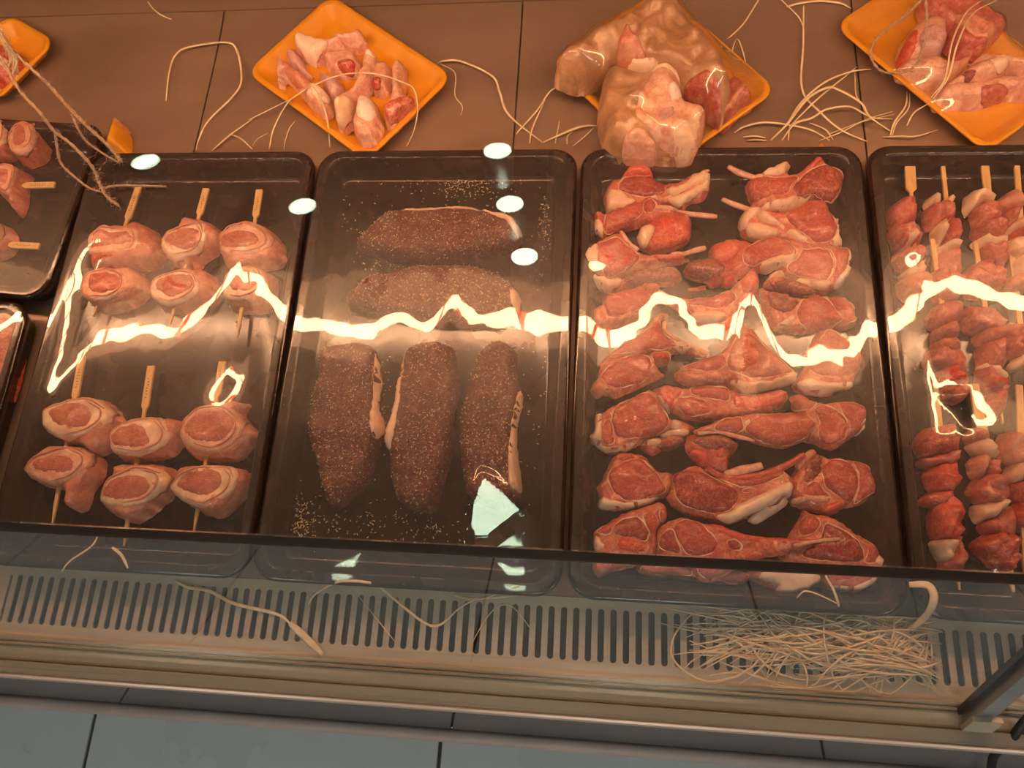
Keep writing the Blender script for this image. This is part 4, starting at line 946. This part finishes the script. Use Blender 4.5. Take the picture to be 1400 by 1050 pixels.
lump('skin_on_joint','tan skin-on joint with its cut face showing white bone and pink gristle','meat joint',None,'V',[(340,560),(380,380),(440,350),(600,400),(760,370),(850,430),(860,560),(1000,660),(960,800),(930,860),(820,890),(640,880),(420,860),(350,720)],'hide',.020,.046,
 [('cut_face','palepink',[(560,700),(640,500),(720,440),(850,450),(850,580),(960,640),(990,670),(940,850),(760,860),(640,800)],.002),
  ('fat','palefat',[(660,430),(740,390),(840,420),(845,470),(760,450),(680,480)],.005),('fat','fat',[(760,790),(860,720),(960,680),(940,840),(820,870)],.003),
  ('bone','bonew',[(740,560),(830,540),(840,610),(770,640)],.005),('gristle','purple',[(690,680),(780,650),(800,720),(740,770),(690,740)],.005),('gristle','palepink',[(490,855),(560,780),(680,840),(690,870)],.003)],R=.026,amp=.26,ns=36)
lump('rib_piece','rosy cut of ribs at the bare corner of the foam tray','meat joint',None,'V',[(1050,560),(1130,450),(1230,500),(1280,590),(1200,640),(1100,730),(1040,640)],'rose',FZ,.030,[('bone','palefat',[(1080,520),(1110,500),(1100,640),(1075,640)],.003),('bone','pink',[(1170,520),(1220,520),(1150,640),(1110,660)],.002)],R=.012)
foam('orange foam tray of long bones and ball joints behind the kebabs','X',[(683,-242),(1783,638),(1130,1060),(30,180)],'foamX')
GX='bony cuts in the orange tray behind the kebabs'
lump('bony_cut','broad rosy slab of meat laid over the pile of long bones','meat cut',GX,'X',[(700,60),(720,-60),(1000,-40),(1280,160),(1220,240),(1160,290),(1120,340),(980,340),(880,280),(860,180)],'rose',FZ+.004,.028,[('fat','pink',[(900,120),(1060,140),(1200,210),(1150,280),(980,250)],.002)])
lump('bony_cut','bony cut with a smooth purple ball joint and torn red edge','meat cut',GX,'X',[(540,350),(560,240),(640,150),(720,100),(800,110),(860,180),(860,300),(800,390),(700,400),(600,400)],'palepink',FZ+.002,.028,[('ball_joint','purple',[(640,300),(700,210),(800,240),(850,300),(800,380),(700,390)],.006),('flesh','bright',[(545,345),(590,240),(630,260),(620,370),(570,380)],.002)])
lump('bony_cut','long pale bone crossing the foam tray, thin end over bare orange','meat cut',GX,'X',[(520,500),(580,400),(850,420),(1000,390),(1030,430),(920,560),(800,590),(640,540)],'palepink',FZ,.024,[('shaft','bone',[(560,490),(600,420),(850,440),(820,500)],.002)])
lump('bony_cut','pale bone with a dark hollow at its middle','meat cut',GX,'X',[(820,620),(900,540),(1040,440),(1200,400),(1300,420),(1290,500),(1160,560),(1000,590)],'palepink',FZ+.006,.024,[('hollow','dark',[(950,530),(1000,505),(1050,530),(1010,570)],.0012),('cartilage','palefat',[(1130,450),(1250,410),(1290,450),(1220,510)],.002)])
lump('bony_cut','lowest long bone with a splintered end at the foam tray edge','meat cut',GX,'X',[(780,690),(820,600),(1000,575),(1300,530),(1600,520),(1600,660),(1240,660),(1130,720),(900,720),(810,735)],'palepink',FZ,.022,[('flesh','rose',[(1080,640),(1200,610),(1300,640),(1220,680),(1120,700)],.002)])
lump('bony_cut','stack of pale bone ends leaving the foam tray at its far side','meat cut',GX,'X',[(1050,370),(1240,380),(1330,410),(1500,400),(1640,470),(1500,520),(1320,510),(1200,440)],'palepink',FZ+.002,.026)
foam('orange foam tray of red meat behind the crosswise skewers, partly under twine','P',[(12,18),(76,56),(-6,140),(-72,100)])
lump('meat_chunk','red meat chunk in the foam tray under the twine bundle','meat cut',None,'P',[(-30,92),(-14,66),(4,60),(18,64),(28,74),(24,86),(12,100),(0,110),(-14,108)],'red',FZ,.026,[('fat','palefat',[(0,88),(6,80),(14,86),(8,94)],.003)])
e=empty('orange_plastic_wedge',tuple(px(156,188,0.0)),'small orange plastic wedge standing between the end tray and the rolled skewers tray','plastic piece')
q=outline('P',[(157,160),(163,163),(168,175),(170,186),(166,205),(156,206),(146,204),(150,184)],.018)
bq=Blob(q,.0003,.032,.012,.05,40); bq.build('wedge_body','foam',e); overlay('pale_tip',bq,outline('P',[(157,161),(163,164),(166,168),(160,167)],.02),'pink',e,.002)
# ------------------------------------------------------------------ raffia strands and twine
GS='loose raffia strands on the deck'
def strand(c, pts, r, label, zlo=.0012, zmid=.006, flat=.6, group=GS, z=None, name='raffia_strand', cat='straw', m='straw'):
    if z is None: z=[zlo]+[zmid]*(len(pts)-2)+[zlo]
    w=np.array([pp(c,[p],zz)[0] for p,zz in zip(pts,z)]); w=spline(w,6)
    V,fs=tube_geo(w,[r*.7,r,r,r*.95,r*.5],6,flat)
    o=mesh(name,V,fs,m,None); return tag(o,label,cat,group)
strand('P',[(227,138),(231,100),(240,75),(260,64),(310,58),(325,72),(330,110),(318,132),(285,165),(272,190),(268,205)],.0015,'thick raffia strand arching in a hook shape on the bare deck')
strand('P',[(196,-6),(215,17),(243,30)],.0010,'short raffia end at the rear edge of the deck')
strand('P',[(599,86),(608,83),(631,84),(673,104),(683,126),(692,152),(712,172),(741,194)],.0014,'wavy raffia strand trailing from the marrow bone tray to the steak tray')
strand('P',[(602,87),(622,100),(622,130),(632,145),(630,158)],.0006,'hair-thin raffia thread beside the marrow bone tray')
strand('P',[(780,118),(770,116),(752,125),(735,150),(710,178),(706,184)],.0011,'raffia strand bent out from under the skin-on joint tray, long branch')
strand('P',[(745,137),(728,175),(724,196)],.0010,'raffia strand bent out from under the skin-on joint tray, short branch')
strand('P',[(742,195),(780,178),(800,172),(822,172)],.0014,'raffia strand leading under the skin-on joint tray from the steak tray corner')
strand('P',[(759,196),(765,165)],.0007,'short upright raffia bit by the steak tray corner')
strand('P',[(775,197),(776,186),(783,180)],.0007,'tiny hooked raffia bit by the steak tray corner')
strand('P',[(783,200),(800,186),(812,174)],.0007,'thin slanting raffia bit by the lamb chop tray corner')
TOPZ=.036
strand('T',[(0,820),(200,720),(300,670),(430,590),(600,520),(750,498),(900,510),(1060,565),(1130,610),(1155,740),(1130,890),(1080,1000)],.0010,'long raffia strand arching over the marrow bones',z=[.002,.012,.022,.032,TOPZ,TOPZ,TOPZ,.034,.030,.022,.008,.002])
strand('T',[(140,1020),(170,880),(260,710),(330,650),(430,585)],.0011,'raffia strand climbing onto the marrow bone tray edge',z=[.002,.008,.020,.028,.034])
strand('T',[(555,1005),(540,840),(500,690),(430,580)],.0011,'raffia strand hanging over the near rim of the marrow bone tray',z=[.003,.022,.032,.036])
strand('P',[(290,206),(315,184),(345,163)],.0011,'straight raffia strand leaning towards the marrow bone tray')
strand('P',[(314,183),(330,190),(345,204)],.0009,'curved raffia strand at the rear rim of the rolled skewers tray')
strand('P',[(345,200),(352,190),(366,182)],.0006,'hair-thin raffia bit at the rear rim of the rolled skewers tray')
strand('P',[(388,205),(390,192),(396,175),(404,165)],.0006,'hair-thin raffia thread rising by the marrow bone tray edge')
R1='tangled raffia strands behind the lamb chop tray'
for pts,r,lab,z in (
 ([(692,-350),(690,0),(680,360),(830,550),(1000,690),(1200,780)],.0013,'long kinked raffia strand running down to the gap between lamb chops and kebabs',.006),
 ([(430,770),(560,640),(720,440),(880,350),(980,370),(1150,470),(1220,580),(1390,700)],.0015,'broad raffia strand arching like a rainbow over the tangle',.014),
 ([(560,640),(680,460),(870,300),(1080,220),(1240,200)],.0012,'raffia strand curving up to the kebab side foam tray',.012),
 ([(600,640),(780,460),(960,310),(1120,180)],.0010,'straight raffia strand slanting up across the tangle',.010),
 ([(520,770),(620,640),(760,590),(880,520),(1060,500),(1180,560),(1260,590),(1400,600)],.0012,'low wavy raffia strand crossing the deck joint',.009),
 ([(140,710),(220,660),(380,625),(600,650),(760,690),(900,770)],.0012,'raffia strand leaving the corner of the skin-on joint tray',.006),
 ([(570,770),(590,650),(700,600)],.0009,'short raffia strand at the centre of the tangle',.005),
 ([(820,770),(1000,700),(1200,600),(1400,540)],.0008,'thin raffia strand rising gently over the deck joint',.004),
 ([(740,630),(860,680),(930,765)],.0009,'small curved raffia strand ending at the lamb chop tray rim',.004),
 ([(1100,230),(1110,400),(1150,470)],.0007,'thin raffia thread lying along the deck joint',.003),
 ([(210,745),(300,735),(390,750)],.0012,'short flat raffia strip next to the skin-on joint tray',.003),
 ([(240,772),(320,765),(400,772)],.0010,'shorter raffia strip against the lamb chop tray rim',.003),
 ([(120,130),(126,40),(150,-30)],.0008,'raffia thread standing up behind the skin-on joint',.004),
 ([(240,205),(215,90),(180,-20),(150,-40)],.0008,'curved raffia thread behind the skin-on joint',.005)):
    strand('N',pts,r,lab,zmid=z,group=R1)
strand('M',[(150,-30),(130,0),(60,110),(0,170),(-20,185)],.0010,'raffia strand coming over the rear of the deck behind the skin-on joint',group=R1)
strand('M',[(225,-20),(240,0),(320,80),(350,150)],.0009,'raffia strand joining the long kinked one from the rear',group=R1)
strand('M',[(255,35),(330,15),(420,5),(520,15),(572,40)],.0016,'broad raffia strip lying near the rear rim of the kebab side foam tray',group=R1)
strand('X',[(450,970),(480,870),(560,750),(570,650)],.0010,'raffia strand tucked under the kebab side foam tray, doubled',group=R1)
strand('X',[(465,960),(500,865),(580,770),(590,660)],.0008,'raffia strand tucked under the kebab side foam tray, thinner twin',group=R1)
strand('X',[(740,690),(840,560),(890,300),(990,90),(1120,-10)],.0010,'raffia strand laid over the long bones, nearer the ball joint',group=R1,z=[.020,.032,.040,.040,.034])
strand('X',[(755,700),(865,545),(925,320),(1035,100),(1210,0)],.0010,'raffia strand laid over the long bones, farther from the ball joint',group=R1,z=[.020,.033,.041,.041,.034])
strand('X',[(570,890),(620,800),(720,735)],.0010,'raffia strand hanging off the kebab side foam tray rim',group=R1,z=[.002,.008,.018])
strand('X',[(400,972),(520,965),(640,965),(790,920)],.0009,'raffia strand lying along the kebab tray rim',group=R1)
strand('X',[(20,950),(200,880),(320,845),(480,810)],.0006,'hair-thin raffia thread crossing towards the kebab side foam tray',group=R1)
R2='raffia strands along the air grille'
strand('Z',[(670,205),(720,232),(800,245),(900,295),(1060,335),(1120,380)],.0018,'flat raffia ribbon slanting across the air grille, narrow part',flat=.3,group=R2,zlo=.0016,zmid=.002)
strand('Z',[(1110,370),(1170,425),(1235,490)],.0036,'flat raffia ribbon slanting across the air grille, wide torn part',flat=.2,group=R2,zlo=.0016,zmid=.0016)
strand('Z',[(235,172),(270,130),(350,75),(380,22)],.0010,'curved raffia strand lying on the rim of the rolled skewers tray',group=R2,z=[.032,.033,.034,.034])
strand('Z',[(430,80),(465,110),(490,160)],.0016,'short frayed raffia bit on the rim of the rolled skewers tray',group=R2,z=[.034,.034,.032],flat=.3)
strand('Z',[(1180,300),(1200,265),(1240,235),(1290,212),(1340,208),(1400,213),(1460,235),(1650,380),(1760,310),(1830,270)],.0013,'long raffia strand looping down in a vee over the air grille',group=R2,z=[.001,.010,.020,.030,.033,.032,.024,.003,.010,.016])
strand('O',[(480,262),(540,275),(640,270),(720,262)],.0014,'folded raffia strip at the rear edge of the air grille',group=R2,z=[.002,.006,.006,.002])
strand('O',[(520,282),(600,272),(700,236),(730,230)],.0008,'thin raffia bit over the rear edge of the air grille',group=R2,z=[.003,.012,.030,.034])
strand('O',[(550,440),(590,370),(640,310),(700,305),(770,388)],.0006,'hair-thin raffia loop on the air grille',group=R2)
strand('O',[(105,255),(180,350),(260,450)],.0005,'straight hair-thin raffia thread on the air grille',group=R2)
strand('W',[(150,205),(100,250),(60,310),(50,380),(100,440),(190,480),(300,460)],.0009,'raffia loop bulging sideways out of the straw pile',group=R2)
strand('W',[(490,222),(540,150),(575,136),(650,165),(760,220),(900,250)],.0007,'thin raffia strand bent over the lamb chop tray rim',group=R2,z=[.008,.033,.035,.034,.022,.010])
strand('W',[(960,110),(1030,112),(1055,150),(1045,200),(1010,245),(950,290)],.0034,'wide raffia ribbon curling up over the tray rims like a hook',group=R2,z=[.036,.040,.042,.036,.020,.008],flat=.25)
strand('W',[(640,75),(670,130),(690,185),(692,215)],.0012,'twisted raffia bit hanging over the lamb chop tray rim',group=R2,z=[.036,.036,.032,.018])
strand('W',[(1190,250),(1230,240),(1300,252)],.0016,'frayed raffia piece by the glass mullion',group=R2,z=[.004,.006,.003])
# straw pile
V=[];Fc=[]
lo=px(960,880); hi=px(1290,890)
for i in range(300):
    t=rng.beta(1.6,1.2); xc=lo[0]+(hi[0]-lo[0])*t; yc=rng.normal(-.022,.013); L=rng.uniform(.03,.12); a=rng.normal(0,.55)+(math.pi if rng.random()<.5 else 0)
    bend=rng.normal(0,.35); n=7; w=[]
    zc=.002+.016*math.exp(-((t-.6)/.35)**2)*rng.random()
    for k in range(n):
        u=k/(n-1)-.5; ang=a+bend*u*3
        w.append((xc+L*u*math.cos(a)-bend*L*(u*u-.08)*math.sin(a), yc+L*u*math.sin(a)*.8+bend*L*(u*u-.08)*math.cos(a), max(.0008, zc*(1-2.2*u*u)+.001+rng.uniform(0,.0015))))
    w=np.array(w); w[:,1]=np.clip(w[:,1],-.063,.0015); w[:,0]-=max(0,w[:,0].max()-(XM-.010-.02*rng.random()))
    v,f=tube_geo(w,[.0004,rng.uniform(.0006,.0012),.0009,.0004],4,.5); k=len(V); V+=v.tolist(); Fc+=[tuple(j+k for j in q) for q in f]
tag(mesh('straw_pile',V,Fc,'straw'),'tangled pile of pale raffia straw lying on the slotted air grille','straw',None,'stuff')
# hanging twine
tw=empty('jute_twine',tuple(px(142,258,.04)),'frayed jute twine hanging across the end trays, ends fanned out','twine')
def twine(pts,z,r,parent,m='twine'):
    w=spline(np.array([px(a,b,zz) for (a,b),zz in zip(pts,z)]),8); n=len(w)
    for ph in (0,math.pi):
        t=np.linspace(0,1,n); q=w.copy(); q[:,0]+=np.cos(t*n*.9+ph)*r*.6; q[:,2]+=np.sin(t*n*.9+ph)*r*.6
        v,f=tube_geo(q,r*.8,6); mesh('strand',v,f,m,parent)
    V=[];Fc=[]
    for k in range(n*2):
        p=w[rng.integers(0,n)]; d=rng.normal(0,1,3); d/=np.linalg.norm(d); q=np.array([p,p+d*r*2.2,p+d*r*3.6+rng.normal(0,r,3)])
        v,f=tube_geo(q,.00018,3); j=len(V); V+=v.tolist(); Fc+=[tuple(i+j for i in g) for g in f]
    mesh('fuzz',V,Fc,m,parent)['kind']='stuff'
twine([(-14,22),(4,50),(20,72),(50,100),(68,117),(88,140),(108,161),(123,176),(143,194),(161,214),(165,221)],[.15,.14,.13,.12,.11,.10,.09,.08,.07,.055,.05],.0019,tw)
twine([(98,156),(107,176),(119,194),(143,211),(164,223)],[.095,.085,.07,.055,.046],.0012,tw)
twine([(-16,55),(4,84),(28,125),(54,153),(74,179),(95,195),(119,219),(132,238),(134,246),(142,262),(150,272),(162,281)],[.15,.14,.125,.11,.09,.08,.065,.052,.048,.042,.040,.038],.0017,tw)
twine([(76,181),(77,193),(83,222),(100,240),(122,257),(138,262)],[.085,.08,.06,.05,.044,.042],.0013,tw)
twine([(136,258),(160,254),(190,254),(226,255)],[.042,.040,.038,.037],.0013,tw)
tb=empty('twine_bundle',tuple(px(4,60,.06)),'pale yellow knot of twine strands bundled at the case end','twine')
for i in range(9):
    a=i*5.3; twine([(-24+i%4*4,-10+i*2),(-8+i*2,30+i*3),(4+i*2.4,58+i*3),(10+(i*7)%17,74+i*4)],[.12,.11,.095,.075],.0010,tb,'straw')
tl=empty('twine_loop',tuple(px(1222,98,.05)),'brown twine loop dangling over the foam tray of long bones','twine')
x0,y0,s=CROP['X']
twine([(x0+a/s,y0+b/s) for a,b in [(700,-30),(640,30),(560,110),(450,190),(360,270),(312,380),(370,490),(480,520),(600,490),(670,380),(700,250),(712,150),(702,-20)]],[.09,.085,.075,.065,.06,.055,.05,.05,.05,.055,.065,.075,.09],.0011,tl)
# cable
w=spline([px(1352,1050,-.06)+np.array([0,-.05,0]),px(1356,1044,-.03),px(1380,1015,-.004),px(1402,985,.010),px(1440,950,.012),px(1500,915,.012)],8)
V,fs=tube_geo(w,.0036,10); tag(mesh('power_cable',V,fs,'cable'),'black cable lying across the front sill of the case','cable')
# ------------------------------------------------------------------ cling film over the trays (taut membrane lying on rims and meat)
STREAK = {   # where the photo shows the lamp mirrored in each film : gives the slope of the film there
 'rolls':[(40,530),(60,515),(90,490),(130,455),(180,447),(235,448),(280,420),(310,385),(328,365),(345,378),(365,402),(385,425),(402,442)],
 'steak':[(415,428),(440,440),(480,452),(505,456),(525,437),(550,428),(575,448),(592,440),(620,406),(645,428),(670,440),(700,430),(720,440),(770,444)],
 'chops':[(785,522),(800,492),(830,466),(870,446),(893,408),(925,408),(952,452),(1000,452),(1016,410),(1030,402),(1045,440),(1062,470),(1085,492),(1130,484),(1175,490),(1196,520)],
 'kebab':[(1212,432),(1250,425),(1265,400),(1290,385),(1330,396),(1345,406),(1370,412),(1400,410),(1500,408)],
 'side2':[(-200,470),(0,455),(20,440),(38,425)]}
def lamp_slope(P):
    a=np.array([CL[1]-P[1],CL[2]-P[2]]); b=np.array([LAMP_Y-P[1],LAMP_Z-P[2]]); h=a/np.linalg.norm(a)+b/np.linalg.norm(b); return -h[0]/h[1]
SPOTS=[(198,222),(680,207),(413,283),(697,280),(717,352)]
def spot_pos(u,v):
    nrm=np.array([0,-math.sin(TA),math.cos(TA)]); d=M@np.array([(u-700)/F,-(v-525)/F,-1.0]); d/=np.linalg.norm(d)
    t=np.dot(np.array([0,GY1,GZ1+.005])-CL,nrm)/np.dot(d,nrm); p=CL+t*d; r=d-2*np.dot(d,nrm)*nrm
    return p+r*((ZC-.13-p[2])/r[2])
# dimples shaped into the film so each mirrors a ceiling spotlight as a bright blob : tray, outline in the photo, which spotlight
DIMPLE=[('steak','U',[(920,600),(880,680),(855,760),(850,830),(870,940),(960,940),(1020,890),(1120,800),(1130,770),(1060,690),(980,620)],4),
        ('kebab','J',[(290,750),(450,735),(470,880),(475,1040),(440,1040),(380,880)],4),
        ('kebab','I',[(300,755),(400,765),(485,800),(440,825),(330,815)],3)]
def spot_slope(P,L):
    a=CL-P; b=L-P; h=a/np.linalg.norm(a)+b/np.linalg.norm(b); return -h[:2]/h[2]
def film(key, wr=.00022, lift=.0010, base=RIM+.0006, m='film'):
    e,xf,hw,hl=TRAYS[key]; inv=xf.inverted(); st=.0033
    nx=int(2*hw/st); ny=int(2*hl/st)
    X=np.linspace(-hw+.0035,hw-.0035,nx); Y=np.linspace(-hl+.0035,hl-.0035,ny)
    H=np.full((ny,nx),-1.0)
    if key in OBST:
        P=np.vstack(OBST[key]); I=np.array(inv); q=P@I[:3,:3].T+I[:3,3]
        ix=np.rint((q[:,0]-X[0])/(X[1]-X[0])).astype(int); iy=np.rint((q[:,1]-Y[0])/(Y[1]-Y[0])).astype(int)
        ok=(ix>=0)&(ix<nx)&(iy>=0)&(iy<ny)
        np.maximum.at(H,(iy[ok],ix[ok]),q[ok,2]+lift)
        for _ in range(1):
            G=H.copy()
            for dy in (-1,0,1):
                for dx in (-1,0,1): G=np.maximum(G,np.roll(np.roll(H,dy,0),dx,1))
            H=G
    Zm=np.full((ny,nx),base); 
    H[0]=H[-1]=-1; H[:,0]=H[:,-1]=-1
    for it in range(700):
        A=.25*(np.roll(Zm,1,0)+np.roll(Zm,-1,0)+np.roll(Zm,1,1)+np.roll(Zm,-1,1))
        A[0]=A[-1]=base; A[:,0]=A[:,-1]=base
        Zm=np.maximum(A,H)
    for it in range(4):
        A=.25*(np.roll(Zm,1,0)+np.roll(Zm,-1,0)+np.roll(Zm,1,1)+np.roll(Zm,-1,1)); A[0]=A[-1]=base; A[:,0]=A[:,-1]=base; Zm=np.maximum(A,H-.0006)
    sd=rng.uniform(0,90)
    XX,YY=np.meshgrid(X,Y)
    if key in STREAK:
        o_=xf.translation
        W3=np.array([px(u,v,.036) for u,v in STREAK[key]]); sl=np.array([lamp_slope(p) for p in W3])
        xs_=W3[:,0]-o_.x; yc=np.interp(X,xs_,W3[:,1]-o_.y); sx=np.interp(X,xs_,sl)
        k=np.exp(-.5*(np.arange(-9,10)/3.0)**2); k/=k.sum(); k2=np.exp(-.5*(np.arange(-9,10)/.8)**2); k2/=k2.sum()
        pad=lambda a,kk: np.convolve(np.pad(a,9,mode='edge'),kk,'valid')
        sx=pad(sx,k2); yc=pad(yc,k2)
        # natural mirror line of a level film
        yn=np.array([min(np.linspace(.15,.40,126),key=lambda y: abs(lamp_slope((0,y,.036)))) for _ in (0,)])[0]-o_.y
        zc=np.array([Zm[:,i][np.argmin(abs(Y-yc[i]))] for i in range(nx)]); zc=pad(zc,k)
        for i in range(nx):
            lo_,hi_=min(yc[i],yn)-.022,max(yc[i],yn)+.022
            w_=np.clip(np.minimum(Y-(lo_-.09),(hi_+.09)-Y)/.09,0,1); w_=w_*w_*(3-2*w_)
            ex=min(1,max(0,min(X[i]+hw-.012,hw-.012-X[i])/.028)); w_=w_*ex
            Zm[:,i]=Zm[:,i]*(1-w_)+w_*(zc[i]+sx[i]*(Y-yc[i]))
    W_=fnoise(XX.ravel(),YY.ravel(),28,sd).reshape(ny,nx)+.35*fnoise(XX.ravel(),YY.ravel(),80,sd+5).reshape(ny,nx)
    ed=np.minimum.reduce([XX+hw,hw-XX,YY+hl,hl-YY]); Zm=Zm+wr*(1+W_)*np.clip((ed-.012)/.02,0,1)
    for kk,c,pts,si in DIMPLE:
        if kk!=key: continue
        q=pp(c,pts,.036)[:,:2]; L=spot_pos(*SPOTS[si]); ctr=np.array([*q.mean(0),.036])
        g0=spot_slope(ctr,L); gx=(spot_slope(ctr+[.01,0,0],L)-g0)/.01; gy=(spot_slope(ctr+[0,.01,0],L)-g0)/.01
        G=np.column_stack([(XX+xf.translation.x).ravel(),(YY+xf.translation.y).ravel()]); D=G-ctr[:2]
        zq=D@g0+.5*(gx[0]*D[:,0]**2+gy[1]*D[:,1]**2)+.5*(gx[1]+gy[0])*D[:,0]*D[:,1]
        ins=inside(G,q); di=seg_dist(G,q); w_=np.clip(.5+np.where(ins,di,-di)/.008,0,1).reshape(ny,nx); w_=w_*w_*(3-2*w_)
        z0_=Zm[w_>.5].max() if (w_>.5).any() else base
        Zm=Zm*(1-w_)+w_*(z0_+zq.reshape(ny,nx))
    r0=.026
    V=[];idx=-np.ones((ny,nx),int); n=0
    for j in range(ny):
        for i in range(nx):
            x,y=X[i],Y[j]; cx=max(abs(x)-(hw-r0),0); cy=max(abs(y)-(hl-r0),0)
            if math.hypot(cx,cy) <= r0-.002 or cx==0 or cy==0:
                idx[j,i]=n; n+=1; V.append(tuple(xf@Vector((x,y,Zm[j,i]))))
    fs=[(idx[j,i],idx[j,i+1],idx[j+1,i+1],idx[j+1,i]) for j in range(ny-1) for i in range(nx-1) if min(idx[j,i],idx[j,i+1],idx[j+1,i+1],idx[j+1,i])>=0]
    o=mesh('cling_film',V,fs,m,e); o['label']='clear glossy cling film'; return o
for k in ('rolls','steak','chops','kebab','side','side2'): film(k)
for k in ('foamV','foamX'): film(k,.0009,.0012,.0192,'film2')
# ------------------------------------------------------------------ ceiling lights of the shop (mirrored spotlights, added panel lights)
def spot(u,v,label,tilt=62):
    """track spotlight seen mirrored in the sloping top glass"""
    q=spot_pos(u,v)
    e=empty('track_spotlight',tuple(q),label,'spotlight','track spotlights on the ceiling')
    ax=np.array([0,math.sin(math.radians(tilt)),-math.cos(math.radians(tilt))])
    R=.037; Lh=.10
    bs=q-ax*Lh
    V,fs=tube_geo([bs,bs+ax*.01,q-ax*.004,q-ax*.001],[R*.7,R*1.05,R*1.15,R*1.15],20,1.0,True); mesh('housing',V,fs,'post',e)
    V,fs=tube_geo([q+ax*.0005,q+ax*.003],R,20); mesh('lens',V,fs,'spot',e)
    V,fs=tube_geo([q-ax*.06,q-ax*.06+np.array([0,0.001,ZC-(q-ax*.06)[2]])],.008,8); mesh('stem',V,fs,'post',e)
spot(198,222,'track spotlight over the end trays of the meat case'); spot(680,207,'track spotlight over the steak tray, rearmost')
spot(413,283,'track spotlight over the gap between rolled skewers and steaks'); spot(697,280,'track spotlight over the steak tray, middle one'); spot(717,352,'track spotlight over the steak tray, nearest the shoppers')
for i,(x,y,lab) in enumerate(((-1.3,-1.75,'unseen square panel light added over the shop aisle, on the end tray side'),(.5,-1.8,'unseen square panel light added over the shop aisle, middle of three'),(2.2,-1.75,'unseen square panel light added over the shop aisle, on the kebab tray side'))):  # unseen panels, added to light the floor and aisle
    e=empty('added_panel_light',(x,y,ZC),lab,'added ceiling light','added square panel lights')
    box('frame',(x-.31,y-.31,ZC-.03),(x+.31,y+.31,ZC),'post',e); box('diffuser',(x-.29,y-.29,ZC-.034),(x+.29,y+.29,ZC-.0305),'added_panel',e)
bpy.context.view_layer.update()
